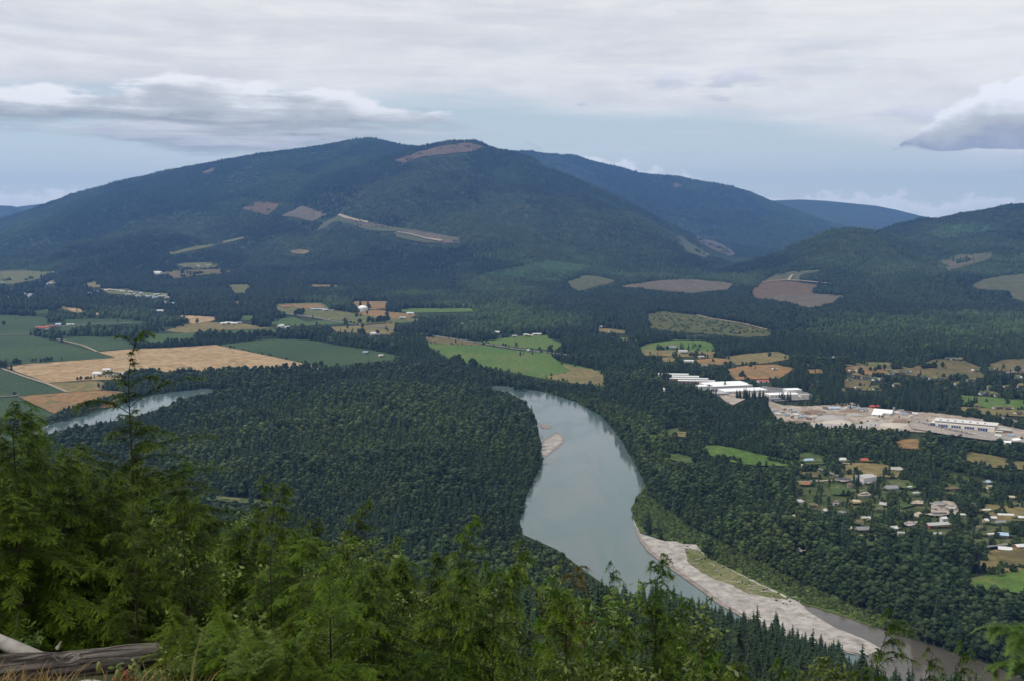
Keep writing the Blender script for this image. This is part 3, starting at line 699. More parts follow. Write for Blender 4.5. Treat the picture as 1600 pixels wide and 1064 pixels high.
NB = [0]; BOX = []
def clear_px(px, py, rx, up, dn, seed=0):
    r = random.Random(seed); n = 14
    P = [(px+rx*math.cos(t)*(1+r.uniform(-.4, .35)), py+(dn if math.sin(t) > 0 else up)*math.sin(t)*(1+r.uniform(-.4, .4))) for t in [2*math.pi*k/n for k in range(n)]]
    return P
def building(label, px, py, w, d, h, rh, rot, roof, wall, name='house', cat='house', group=None, lawn='lawn', lw=1.0, detail=True, doors=1):
    """gabled building whose ground centre is seen at photo pixel (px, py); rot in degrees; ridge runs along w"""
    NB[0] += 1; s = NB[0]
    x, y, z = (float(v[0]) for v in march(px, py))
    pm = FPX/y
    if lawn:
        cover('lawn' if lawn == 'lawn' else 'yard', M[lawn], clear_px(px+r_.uniform(-2,2), py, (w*.5+2+r_.uniform(0,6))*pm*lw, (d*.3+r_.uniform(3,8))*pm*.30, (d*.3+r_.uniform(3,9))*pm*.30, s), .3, lift=3.0+.02*s if False else .35+.02*NCOV[0])
    hp = (h+rh)*pm; BOX.append((px, py, w*.55*pm))
    paint([(px-w*.55*pm, py+1), (px+w*.55*pm, py+1), (px+w*.55*pm, py-hp), (px-w*.55*pm, py-hp)], EXC, True)
    o = empty(name, (x, y, z+.2), R(rot)); tag(o, label, cat, group)
    MB().gable_wall(w, d, h, rh).build('wall', WM[wall], o)
    if rh < 1.2:
        MB().box(-w/2-.3, -d/2-.3, h+rh+.05, w/2+.3, d/2+.3, h+rh+.5).build('roof', RM[roof], o)
    else:
        rf = MB().gable_roof(w, d, h, rh).build('roof', RM[roof], o)
        if y < 2600 and name == 'house': MB().box(w*.2, -.4, h+rh*.5, w*.2+.9, .5, h+rh+1.0).build('chimney', WM['brown'], rf)
    if y < 2900 and detail:
        for sd in (-1, 1):
            n = max(2, int(w/5)) if name == 'house' else max(1, int(w/9))
            for k in range(n):
                cx = -w/2+(k+.5)*w/n; yy = sd*(d/2+.05)
                if name == 'house' and k != n//2:
                    MB().box(cx-.7, yy-.04, 1.0, cx+.7, yy+.04, 2.2).build('window', GLS, o)
                elif k < doors+n//2:
                    ww = .55 if name == 'house' else 1.9; hh = 2.1 if name == 'house' else min(h-.5, 3.4)
                    MB().box(cx-ww, yy-.04, .05, cx+ww, yy+.04, hh).build('door', DRK if name != 'house' else WM['brown'], o)
    return o
B = building
# --- village beyond the right bank
K = dict(group=None)
B('large white walled hall with pale roof beside two dark conifers', 1352, 753, 26, 20, 9, 2, 28, 'pale', 'white', 'hall', 'hall', lw=.7, lawn='yard')
B('long white metal barn with small raised end in the village clearing', 1464, 823, 30, 11, 4, 2, 12, 'pale', 'red', 'barn', 'barn', lawn='lawn')
B('small white raised loft at the end of the long metal barn', 1474, 816, 7, 7, 6, 1.6, 12, 'white', 'white', 'shed', 'shed', lawn=None)
B('small white cottage alone in dark trees below the village', 1396, 828, 9, 7, 3, 2, 15, 'white', 'white')
B('grey blue roofed bungalow behind the light driveway', 1348, 829, 17, 10, 3, 2.2, 5, 'grey', 'grey')
B('tiny white cottage left of the grey blue bungalow', 1326, 828, 6, 5, 3, 1.6, -10, 'white', 'cream')
B('small white shed pair, smaller pale one in tree gap', 1349, 812, 6, 5, 3, 1.5, 10, 'pale', 'cream', 'shed', 'shed', lawn='straw')
B('bright white shed beside the conifer in the tree gap', 1357, 813, 6, 6, 3.4, 1.6, 60, 'white', 'white', 'shed', 'shed')
B('grey hipped house in trees right of the white hall', 1392, 765, 18, 12, 3.5, 3, 10, 'grey', 'grey')
B('small house with pale gable between tall trees of the village', 1380, 791, 9, 7, 3.2, 2.4, -30, 'pale', 'white')
B('tan roofed cottage on a small dry lawn', 1338, 786, 9, 6, 3, 1.8, -20, 'tan', 'cream', lawn='straw')
B('little pale cottage lost in woods by the river', 1288, 801, 6, 5, 3.6, 2, 40, 'white', 'grey')
B('leaning pale roofed cottage between two dark conifers', 1248, 786, 8, 12, 3.2, 2, 30, 'pale', 'white')
B('white roofed cottage nearest the river woods', 1207, 777, 11, 6, 3, 1.5, -5, 'white', 'white')
B('long dark brown roofed school shed beside the road bend', 1318, 752, 20, 9, 3.5, 1.8, -15, 'dark', 'tan', 'shed', 'shed', lawn='yard')
B('dark roofed house with light yard below the road bend', 1330, 760, 12, 7, 3, 1.8, -12, 'brown', 'cream', lawn='lawn')
B('pale blue roofed house at the paddock corner', 1263, 722, 15, 8, 4, 2, 15, 'blue', 'white')
B('white tank shed below the pale blue roofed house', 1255, 733, 4, 4, 4, 1.3, 0, 'white', 'white', 'shed', 'shed')
B('tall white house at the top of the dry lawn', 1316, 722, 10, 8, 5, 2.4, 10, 'white', 'white')
B('red roofed barn at the upper edge of the village', 1350, 722, 11, 8, 4, 2.6, 5, 'red', 'red', 'barn', 'barn')
B('white house with cars beside the dry lawn', 1399, 735, 16, 8, 3.4, 2, 10, 'pale', 'white', lawn='yard')
B('small red roofed cottage beside the white fence lane', 1259, 758, 8, 5, 3, 1.4, -5, 'red', 'tan', lawn='straw')
B('grey house at the edge of the gravel car park', 1466, 790, 14, 8, 3.2, 2, 6, 'grey', 'white', lawn='yard')
B('low dark roofed workshop below the car park', 1467, 806, 18, 8, 3.2, 1.6, 3, 'dark', 'cream', 'workshop', 'workshop', lawn='yard')
B('red trimmed workshop right of the car park', 1487, 797, 9, 7, 3.4, 1.6, -8, 'pale', 'red', 'workshop', 'workshop', lawn='yard')
B('brown cottage at the upper dirt lane', 1488, 766, 10, 7, 3, 2, 10, 'brown', 'tan')
B('white cottage with blue roof deep in the dark wood', 1542, 756, 9, 8, 3.4, 2.2, 35, 'blue', 'white')
B('small tan cottage at the edge of the dark wood', 1580, 780, 8, 6, 3, 2, -10, 'tan', 'tan')
B('bright white mobile home above the straw clearing', 1541, 800, 11, 5, 3, 1.2, 8, 'white', 'white', 'mobile_home', 'mobile home', lawn='straw')
B('long white shed with dark posts in the straw clearing', 1571, 807, 20, 5, 2.8, 1.3, -8, 'white', 'grey', 'shed', 'shed', lawn=None)
B('white cottage in the middle of the straw clearing', 1551, 812, 8, 6, 3, 1.6, 5, 'white', 'white', lawn=None)
B('narrow white cottage at the left of the straw clearing', 1540, 816, 5, 7, 3.5, 1.6, 15, 'white', 'cream', lawn='straw')
B('grey house below the straw clearing', 1562, 819, 14, 8, 3, 2, 10, 'grey', 'white', lawn='lawn')
B('white cottage at the right border of the clearing', 1596, 812, 9, 7, 3.2, 2, -10, 'white', 'grey')
B('pale shed above the bright green paddock', 1548, 838, 10, 6, 3, 1.4, 12, 'white', 'white', 'shed', 'shed', lawn='lawn')
B('grey roofed house above the bright green paddock', 1566, 839, 13, 9, 3.6, 2.4, -15, 'blue', 'grey')
B('white roofed open red barn by the paddock lane', 1570, 861, 15, 13, 3.6, 1.8, -18, 'white', 'red', 'barn', 'barn', lawn='straw', lw=.6)
B('long white roofed red stable at the paddock edge', 1604, 857, 30, 9, 4, 2, 8, 'white', 'red', 'stable', 'stable', lawn=None)
B('brown roofed farmhouse behind the clipped hedge', 1500, 871, 15, 9, 3, 2, -14, 'brown', 'tan')
B('bright white greenhouse tunnel beside the dark conifer', 1523, 886, 13, 6, 2.6, 2.2, -28, 'white', 'white', 'greenhouse', 'greenhouse', lawn='straw')
B('blue white cottage alone in the riverside woods', 1411, 877, 8, 7, 3.4, 2, 10, 'blue', 'white')
B('tan roofed hut hidden in the woods near the river', 1528, 985, 9, 6, 3, 1.4, 10, 'tan', 'brown', 'hut', 'hut', lawn=None)
B('small grey roofed shed among trees left of the dark car park', 1433, 788, 10, 7, 3, 1.6, 60, 'tan', 'white', 'shed', 'shed', lawn='yard')
B('pale cottage beside the lane left of the car park', 1434, 806, 6, 8, 3.6, 1.8, 30, 'tan', 'cream', lawn=None)
B('grey roofed house left of the long metal barn', 1424, 822, 14, 8, 3, 2, 10, 'grey', 'grey', lawn='yard')
B('white garage among woods below the long metal barn', 1421, 764, 7, 5, 3, 1.5, 15, 'white', 'white', 'garage', 'garage')
rv = random.Random(42); nv_ = 0
while nv_ < 20:
    qx, qy = rv.uniform(1235, 1600), rv.uniform(745, 862)
    if qy < 745+(qx-1235)*.05 or EXC[int(qy)-OY-4:int(qy)-OY+4, int(qx)-OX-9:int(qx)-OX+9].any(): continue
    nv_ += 1; rf_ = rv.choice(['grey', 'dark', 'brown', 'pale', 'tan', 'white'])
    B('small '+rf_+' roofed house half hidden among the village trees', qx, qy, rv.uniform(7, 13), rv.uniform(6, 9), 3, 1.9, rv.uniform(-50, 50), rf_, rv.choice(['white', 'cream', 'grey', 'tan']), group='small houses half hidden among the village trees', lw=rv.uniform(.4, .8), lawn=rv.choice(['lawn', 'lawn', 'straw', 'yard']))
# --- farms between meadow and warehouses
B('dark roofed farmhouse on the knoll by three conifers', 1050, 546, 22, 14, 7, 4, 15, 'grey', 'grey', lw=.7)
B('large white house right of the dark roofed farmhouse', 1067, 552, 26, 16, 7, 3.5, -10, 'pale', 'white', lw=.7)
B('long white barn below the large white house', 1075, 566, 30, 12, 4.5, 2.2, -8, 'white', 'white', 'barn', 'barn', lw=.6, lawn='straw')
B('pale barn on the orange pasture', 1098, 559, 22, 12, 4.5, 2, 5, 'pale', 'cream', 'barn', 'barn', lw=.6, lawn='straw')
B('small white house at the wood edge left of the green knoll', 990, 542, 14, 10, 5, 2.5, 10, 'white', 'white', lw=.6)
B('white roofed shed on the dry strip behind the woods', 941, 513, 22, 12, 5, 2.5, 0, 'pale', 'white', 'shed', 'shed', lw=.6)
B('white silo like shed beside the meadow road', 825, 550, 6, 6, 7, 2, 0, 'white', 'white', 'shed', 'shed', lw=.5, lawn='meadow')
B('teal roofed tent by the meadow trees', 815, 554, 10, 7, 2.5, 2, 0, 'green', 'white', 'tent', 'tent', lw=.4, lawn='meadow')
for i, (px, py, rf) in enumerate([(822,525,'white'),(829,526,'pale'),(836,524,'white'),(843,524,'white'),(804,527,'pale')]):
    B(['white farm shed, leftmost but one of the row on the meadow edge','pale farm shed in the middle of the row on the meadow edge','bright white farm shed right of the middle of the meadow row','white farm shed at the right end of the meadow row','pale farm shed at the left end of the meadow row'][i], px, py, 16, 10, 4, 2, random.uniform(-20,20), rf, 'white', 'shed', 'shed', lw=.5)
B('white gabled barn among trees beyond the green crop field', 586, 524, 30, 18, 6, 4, 20, 'white', 'white', 'barn', 'barn', lw=.5, lawn='straw')
B('white gabled house with dark windows at the hedge row', 439, 513, 22, 16, 8, 5, 60, 'white', 'white', lw=.5)
B('smaller white house right of the gabled house at the hedge row', 449, 514, 15, 10, 6, 3, 20, 'white', 'white', lw=.5)
B('long low blue grey shed on the olive field', 496, 485, 55, 16, 5, 2, 0, 'blue', 'grey', 'shed', 'shed', lw=.4)
B('long low white shed on the olive field', 513, 486, 45, 14, 5, 2, 0, 'white', 'white', 'shed', 'shed', lw=.4)
B('red roofed barn at the top of the olive field', 447, 481, 40, 18, 6, 3, 10, 'red', 'tan', 'barn', 'barn', lw=.4, lawn='straw')
B('white roofed house among trees right of the reddish field', 641, 492, 28, 16, 6, 3, -10, 'white', 'white', lw=.5)
B('pale house below the reddish field', 629, 499, 24, 14, 6, 3, 10, 'pale', 'white', lw=.5)
B('grey field shed in the green crop, left of two', 571, 552, 14, 9, 4, 2, 0, 'blue', 'grey', 'shed', 'shed', lw=.5)
B('white field shed in the green crop, right of two', 595, 557, 13, 9, 4, 2, 20, 'white', 'white', 'shed', 'shed', lw=.5)
B('white house behind the meadow road trees', 777, 522, 18, 12, 6, 3, 0, 'white', 'white', lw=.5)
# --- left plain farms
B('big white barn beside the stubble field and river trees', 180, 588, 46, 24, 6, 5, -12, 'white', 'white', 'barn', 'barn', lw=.35, lawn='brown')
B('white barn left of the big white barn by the river', 154, 586, 26, 16, 5, 4, -12, 'white', 'white', 'barn', 'barn', lw=.35, lawn='brown')
B('small white shed behind the two riverside barns', 167, 580, 20, 12, 5, 3, 0, 'white', 'white', 'shed', 'shed', lw=.35, lawn='tan')
B('red roofed farm shed at the dirt yard of the green fields', 66, 514, 42, 18, 5, 3, 8, 'red', 'tan', 'shed', 'shed', lw=.4, lawn='straw')
B('brown red roofed farm shed touching the red one', 79, 512, 30, 16, 5, 3, 8, 'brown', 'red', 'shed', 'shed', lw=.3, lawn='straw')
B('blue white farmhouse right of the red farm sheds', 91, 510, 18, 14, 6, 4, 20, 'blue', 'white', lw=.4)
B('white trailer shed beside the curving farm road', 110, 509, 26, 10, 4, 2, 5, 'white', 'white', 'shed', 'shed', lw=.4, lawn='straw')
B('white cottage at the hedge beyond the stubble field', 305, 533, 14, 10, 5, 2.5, 0, 'white', 'white', lw=.5)
B('bright white barn on the brown hillside opening', 247, 429, 62, 30, 10, 8, -30, 'white', 'white', 'barn', 'barn', lw=.3, lawn='olive')
B('long white roofed shed above the dry strip', 248, 488, 42, 20, 6, 3, 0, 'white', 'white', 'shed', 'shed', lw=.4)
for i, (px, py, w_, t) in enumerate([(350,508,24,'leftmost'),(358,507,28,'second'),(366,508,22,'third'),(374,507,18,'rightmost')]):
    B(f'white farm shed, {t} of the four at the pale crop edge', px, py, w_, 14, 6, 3, random.uniform(-15,15), ['white','pale','white','grey'][i], 'white', 'shed', 'shed', lw=.4, lawn='straw')
# --- far town specks at the left and the right valley hamlets
GT = 'houses of the distant town at the foot of the mountain'
for (px, py) in [(5,443),(12,452),(20,454),(26,447),(38,461),(44,464),(49,462),(45,467),(12,466),(25,467),(72,446),(78,444),(90,455),(97,456),(104,459),(120,450),(128,452),(150,457),(166,455),(172,454),(178,455),(186,456),(192,457),(204,458),(210,461),(221,460),(226,463),(231,465),(238,464),(245,462),(251,465),(258,464),(262,467),(6,459),(60,450),(140,460),(270,476),(257,475),(290,418),(310,417),(325,416),(200,462),(216,464),(242,467)]:
    B('pale roofed house specks of the distant town below the mountain', px, py, random.uniform(16,30), random.uniform(10,16), 5, 3, random.uniform(-40,40), random.choice(['white','pale','blue','grey','pale']), random.choice(['white','cream','grey']), group=GT, lw=.5, lawn=random.choice(['lawn','olive','straw']))
GH = 'scattered houses of the valley hamlets'
ham = [(1262,573,'white'),(1343,589,'red'),(1337,588,'pale'),(1350,591,'brown'),(1356,591,'grey'),(1368,594,'white'),(1378,594,'white'),(1392,585,'blue'),(1398,584,'pale'),(1411,584,'white'),(1419,582,'blue'),(1445,590,'white'),(1455,592,'red'),(1462,593,'pale'),(1468,593,'blue'),(1340,608,'white'),(1368,609,'grey'),(1489,563,'white'),(1498,563,'blue'),(1482,562,'pale'),(1523,580,'white'),(1515,595,'white'),(1523,596,'pale'),(1496,602,'tan'),(1547,607,'white'),(1572,606,'tan'),(1534,616,'white'),(1541,615,'pale'),(1551,617,'blue'),(1558,619,'grey'),(1558,639,'grey'),(1591,591,'white'),(1549,578,'pale'),(1596,605,'white'),(1332,581,'white'),(1328,595,'brown'),(1526,637,'pale'),(1210,578,'white'),(1100,572,'pale'),(1316,612,'red'),(1590,647,'red'),(1575,640,'tan'),(1400,603,'pale'),(1592,618,'white'),(1304,560,'pale'),(955,520,'pale'),(735,505,'pale'),(720,508,'white'),(770,508,'pale'),(790,510,'white'),(690,512,'pale')]
where = lambda px, py: ('below the orange pasture' if px < 1385 and py < 600 else 'on the brown hill pasture' if py < 581 and px > 1470 else 'between the brown pasture and the dark wood' if px < 1475 else 'beside the green field beyond the office block' if py > 600 else 'at the foot of the brown hill')
from collections import defaultdict
seen_ = defaultdict(int)
for (px, py, rf) in sorted(ham):
    if px > 1200:
        wh = where(px, py); seen_[(rf, wh)] += 1; k = seen_[(rf, wh)]
        lab = f'{rf} roofed house {wh}' + ('' if k == 1 else f', {["","","second","third","fourth","fifth","sixth","seventh","eighth"][k]} from the left')
    else: lab = 'pale roofed house half hidden in the wooded valley edge'
    B(lab, px, py, random.uniform(11,19), random.uniform(8,11), 3.5, 2.4, random.uniform(-35,35), rf, random.choice(['white','cream','white','grey']), group=GH, lw=.6, lawn=random.choice(['lawn','straw','olive']))
# --- industrial plant
def shed_flat(label, px, py, w, d, h, rot, roof='white', wall='white', name='warehouse', rh=.9, **k):
    return B(label, px, py, w, d, h, rh, rot, roof, wall, name, 'warehouse', lawn=None, **k)
for i, (px, py, w_) in enumerate([(1052,588,74),(1064,591.5,86),(1076,595,92),(1088,598.5,86)]):
    shed_flat(['backmost of the four long white roofed warehouse bays','second of the four long white warehouse bays from the back','third of the four long white warehouse bays from the back','front bay of the four long white warehouse bays'][i], px, py, w_, 12, 6, -8, 'white', 'brown' if i > 1 else 'white', rh=2.0)
RM['white'] = P_('roof_bright', (.80,.80,.79), .5)
shed_flat('biggest flat white roofed factory hall of the plant', 1134, 606, 104, 66, 9, 14)
shed_flat('wide white factory hall in front of the biggest hall', 1160, 613, 104, 40, 6, 14)
shed_flat('white walled factory annex left of the factory halls', 1100, 609, 34, 24, 9, 10)
shed_flat('small white round roofed store in trees left of the plant', 1044, 611, 22, 14, 5, 0, rh=3)
shed_flat('low white roofed hall at the right of the plant', 1222, 619, 70, 30, 5, 10, 'white', 'cream')
shed_flat('tall white block on the right hand hall', 1238, 616, 34, 26, 11, 10)
shed_flat('small white office at the far right of the plant', 1258, 621, 26, 20, 6, 5, 'pale', 'cream')
shed_flat('grey walled loading hall below the wide factory hall', 1125, 618, 36, 16, 5, 12, 'pale', 'grey')
shed_flat('red roofed store behind the plant', 1192, 597, 26, 14, 4, 5, 'red', 'white', rh=2)
shed_flat('dark grey low office beside the plant car park', 1210, 626, 26, 14, 4, 10, 'grey', 'grey')
shed_flat('white peaked tent hall standing in the gravel yard', 1380, 647, 36, 24, 5, -28, 'white', 'white', rh=5)
shed_flat('white side bay in front of the tent hall', 1371, 650, 20, 14, 4, -28, 'white', 'white', rh=3)
shed_flat('dark red shed behind the tent hall', 1366, 638, 20, 9, 5, 10, 'red', 'red', rh=2)
shed_flat('pale blue canvas shed on the gravel yard', 1303, 640, 26, 12, 4, 5, 'blue', 'grey', rh=2)
shed_flat('long white store on the gravel yard behind trailers', 1403, 640, 22, 7, 3.5, -10, 'white', 'white', rh=1)
shed_flat('white boat store at the lower right corner of the lots', 1586, 691, 16, 11, 5, 20, 'white', 'white', rh=2.5)
shed_flat('small white store left of the boat store', 1574, 693, 12, 8, 3, -20, 'white', 'white', rh=1.6)
# --- the office block with blue glazing
ox, oy, oz = (float(v[0]) for v in march(1503, 672)); pm = FPX/oy
paint([(1448,660),(1470,640),(1560,655),(1580,670),(1572,684),(1530,682),(1450,672)], EXC, True)
ob = empty('office_block', (ox, oy, oz+.3), R(-30)); tag(ob, 'long cream office block with blue glass bays and flat pale roof', 'office block')
Lw = 112.0
MB().box(-Lw/2, 0, 0, Lw/2, 38, 9.0).build('wall', WM['cream'], ob)
us = MB().box(-Lw/2+6, 9, 9.0, Lw/2+1, 36, 12.2).build('upper_storey', WM['grey'], ob)
MB().box(-Lw/2+4, 7, 12.2, Lw/2+3, 39, 13.1).build('roof', P_('office_roof', (.58,.56,.53)), ob)
MB().box(-Lw/2-.4, -.4, 9.0, Lw/2+.4, 6.8, 9.7).build('parapet', WM['cream'], ob)
for k in range(4):
    x0 = -Lw/2+14+k*23
    w_ = MB().box(x0, -.5, 1.6, x0+17, .0, 7.6).build('window', BGL, ob)
    f_ = MB()
    for q in range(5): f_.box(x0+17*q/4-.25, -.8, 1.6, x0+17*q/4+.25, -.5, 7.6)
    f_.box(x0-.3, -.8, 7.6, x0+17.3, -.3, 8.2).build('frame', WM['cream'], w_)
for k in range(2): MB().box(-Lw/2-.3, -.3+k*5, .4, -Lw/2+4.0-k*0-.2, .2+k*5, 8.4).build('window', BGL, ob)
MB().box(-Lw/2+4.5, -.4, .3, -Lw/2+8.5, 0, 8.4).build('window', BGL, ob)
e = MB().box(Lw/2+.2, 2, 0, Lw/2+26, 20, 6.5).build('side_wing', WM['brown'], ob)
MB().box(Lw/2, 1.2, 6.5, Lw/2+27, 21, 7.3).build('roof', RM['pale'], e)
MB().box(Lw/2+1, -6, 4.2, Lw/2+14, 1.1, 4.9).build('entrance_canopy', WM['cream'], ob)
for k in range(3): MB().cyl(Lw/2+2+k*5.5, -5.3, 0, 4.2, .4).build('pillar', WM['cream'], ob)
for k in range(7):
    MB().box(-Lw/2+14+k*13, 14, 13.1, -Lw/2+17+k*13, 18, 14.6).build('roof_vent', RM['grey'], ob)

# --- silos, tanks
def silo(label, px, py, r, h, dome=True):
    x, y, z = (float(v[0]) for v in march(px, py)); pm = FPX/y
    paint([(px-r*pm-1, py+1), (px+r*pm+1, py+1), (px+r*pm+1, py-(h+r)*pm), (px-r*pm-1, py-(h+r)*pm)], EXC, True)
    o = empty('silo', (x, y, z)); tag(o, label, 'silo')
    MB().cyl(0, 0, 0, h, r, n=20).build('tank', WM['white'], o, smooth_=False)
    m_ = MB()
    for k in range(4): m_.cyl(0, 0, h+r*.55*math.sin(k*math.pi/8), h+r*.55*math.sin((k+1)*math.pi/8), (r+.2)*math.cos(k*math.pi/8), (r+.2)*math.cos((k+1)*math.pi/8)+.01, n=20, cap=False)
    m_.build('dome', RM['white'], o, smooth_=True)
silo('big white domed silo between two round trees', 567, 487, 20, 14)
silo('slim white silo tank by the paddock corner', 1254, 731, 2.2, 5)

# --- vehicles and yard objects
def vehicle_mesh(kind):
    b = MB(); c_ = MB(); w_ = MB()
    if kind == 'car':
        b.add([(-2.2,-.85,.35),(2.2,-.85,.35),(2.2,.85,.35),(-2.2,.85,.35),(-2.2,-.85,.95),(-1.2,-.85,1.0),(1.3,-.85,.95),(2.2,-.8,.8),(2.2,.8,.8),(1.3,.85,.95),(-1.2,.85,1.0),(-2.2,.85,.95)],
              [(0,3,2,1),(0,1,7,6,5,4),(3,11,10,9,8,2),(4,5,10,11),(5,6,9,10),(6,7,8,9),(0,4,11,3),(1,2,8,7)])
        c_.add([(-1.7,-.8,.97),(1.1,-.8,.97),(1.1,.8,.97),(-1.7,.8,.97),(-1.2,-.65,1.45),(.3,-.65,1.45),(.3,.65,1.45),(-1.2,.65,1.45)], [(4,5,6,7),(0,1,5,4),(1,2,6,5),(2,3,7,6),(3,0,4,7)])
    else:
        b.box(-6.5,-1.25,1.1,5.6,1.25,3.9)
        c_.box(-6.2,-.9,.7,6.0,.9,1.08)
    for sx in ((-1.4, 1.4) if kind == 'car' else (-5.2, -4.0, 4.4)):
        for sy in (-.8, .8) if kind == 'car' else (-1.1, 1.1):
            n = 10; r = .34 if kind == 'car' else .5
            vs = [(sx+r*math.cos(2*math.pi*i/n), sy+q, r+r*math.sin(2*math.pi*i/n)) for q in (-.12, .12) for i in range(n)]
            w_.add(vs, [(i, (i+1) % n, n+(i+1) % n, n+i) for i in range(n)]+[tuple(range(n-1,-1,-1)), tuple(range(n, 2*n))])
    return b, c_, w_
CARC = [P_('paint_white', (.75,.75,.75), .3), P_('paint_silver', (.45,.47,.5), .3), P_('paint_dark', (.04,.045,.06), .3), P_('paint_blue', (.06,.12,.3), .3), P_('paint_red', (.35,.05,.04), .3), P_('paint_grey', (.2,.2,.21), .3)]
CN = ['white', 'silver', 'black', 'blue', 'red', 'grey']
TY = plain('tyre', (.03,.03,.03), .9)
_b, _c, _w = vehicle_mesh('car'); CB = [_b.mesh('car_body', m_) for m_ in CARC]; CC = _c.mesh('car_cabin', GLS); CW = _w.mesh('car_wheels', TY)
_b, _c, _w = vehicle_mesh('trailer'); TB = [_b.mesh('trailer_box', m_) for m_ in (CARC[0], RM['pale'], RM['blue'], RM['brown'])]; TC = _c.mesh('trailer_chassis', DRK); TW = _w.mesh('trailer_wheels', TY)
def place(name, label, cat, group, px, py, rot, parts, lift=1.0):
    x, y, z = (float(v[0]) for v in march(px, py)); o = empty(name, (x, y, z+lift), R(rot)); tag(o, label, cat, group)
    for nm, me in parts: link(nm, me, o)

def carat(px, py, rot, where_, k=None):
    k = r_.choice([0,0,1,1,2,2,3,4,5]) if k is None else k
    place('parked_car', f'{CN[k]} car parked {where_}', 'car', f'cars parked {where_}', px, py, rot+r_.uniform(-5, 5), [('body', CB[k]), ('cabin', CC), ('wheel_set', CW)], 4.3 if 'office' in where_ else 3.2)
for row in range(4):
    for k in range(20):
        px = 1424+k*4.1+row*9; py = 659.5+row*2.6+(k*4.1)*.225
        if r_.random() < .78 and px < 1530: carat(px, py, -30+90, 'in rows before the office block')
for k in range(20): carat(1200+k*2.6, 607+k*.55, -10+90, 'beside the factory halls')
for k in range(9): carat(1458+k*4.2, 794+r_.uniform(-1, 7), r_.uniform(0, 180), 'on the village gravel car park')
for k in range(5): carat(1390+k*5, 737.5+k*.4, 80, 'beside the house at the dry lawn')
for k in range(5): carat(1240+k*9, 755.5-k*.5, 5, 'along the village lane', [0, 0, 4, 1, 0][k])
yard_spots = [(1216,650),(1222,648),(1230,652),(1238,655),(1244,651),(1250,656),(1256,654),(1264,658),(1272,655),(1281,650),(1212,645),(1290,641),(1322,641),(1328,638),(1334,640),(1396,646),(1402,648),(1408,645),(1414,650),(1420,648),(1430,650),(1353,645),(1346,642),(1500,684),(1560,685),(1568,690),(1580,684),(1596,688),(1424,654),(1393,651),(1240,646),(1262,649)]
for i, (px, py) in enumerate(yard_spots):
    k = i % 4; nm = ['white', 'pale grey', 'light blue', 'brown'][k]
    place('cargo_trailer', f'{nm} box trailer parked on the gravel yard', 'trailer', f'{nm} trailers on the gravel yard', px, py, r_.uniform(-60, 60), [('box', TB[k]), ('chassis', TC), ('wheel_set', TW)], 3.5)
PILE = [M['yard'], plain('pile_earth', (.20,.14,.10), .95), plain('pile_grey', (.33,.31,.29), .95), plain('pile_pale', (.45,.40,.33), .95)]
def pile(px, py, r, h, m_, lab, sx=1.5):
    x, y, z = (float(v[0]) for v in march(px, py)); n = 18; V = [(0, 0, h)]; F = []
    for k in range(1, 6):
        for i in range(n):
            a = 2*math.pi*i/n; q = r*k/5*(1+.22*math.sin(a*3+px)+r_.uniform(-.1, .1)); V.append((q*math.cos(a)*sx, q*math.sin(a), h*(1-k/5)**.85*(1+r_.uniform(-.15, .15))-(.6 if k == 5 else 0)))
    for i in range(n): F.append((0, 1+i, 1+(i+1) % n))
    for k in range(4):
        for i in range(n): F.append((1+k*n+i, 1+(k+1)*n+i, 1+(k+1)*n+(i+1) % n, 1+k*n+(i+1) % n))
    o = MB().add(V, F).build('gravel_pile', PILE[m_], None, (x, y, z+2.4), True); tag(o, lab, 'gravel pile', 'heaps of gravel and earth in the yard')
for i, (px, py, r, h, m_) in enumerate([(1270,646,18,6,1),(1300,655,22,7,2),(1330,644,16,5,1),(1312,662,20,6,3),(1350,658,24,5,0),(1372,664,20,5,2),(1290,667,22,5,2),(1395,666,22,5,3),(1250,662,16,5,1),(1318,634,18,5,1),(1410,660,16,4,1),(1345,668,20,4,2),(1275,638,16,4,0),(1232,661,14,4,1),(1362,655,12,4,3),(1335,650,12,4,2)]):
    pile(px, py, r, h, m_, ['tan gravel', 'brown earth', 'grey gravel', 'pale sand'][m_]+' heap on the bare yard by the plant')
# driftwood logs and bushes on the bar
DW = plain('driftwood', (.42,.38,.34), .9)
for i in range(26):
    t = i/25; px = 1032+t*215+r_.uniform(-8, 8); py = 846+t*94+r_.uniform(-3, 10)+20*math.sin(t*3)*.3
    x, y, z = (float(v[0]) for v in march(px, py)); L = r_.uniform(5, 13)
    b = MB(); b.cyl(0, 0, 0, L, .45, .25, n=7); b.cyl(.1, .2, L*.55, L*.55+1.5, .18, .08, n=5)
    o = b.build('driftwood_log', DW, None, (x, y, z+1.5)); o.rotation_euler = (R(88), 0, R(r_.uniform(0, 360)))
    tag(o, 'bleached driftwood log stranded along the gravel bar', 'driftwood', 'driftwood logs on the river bar')
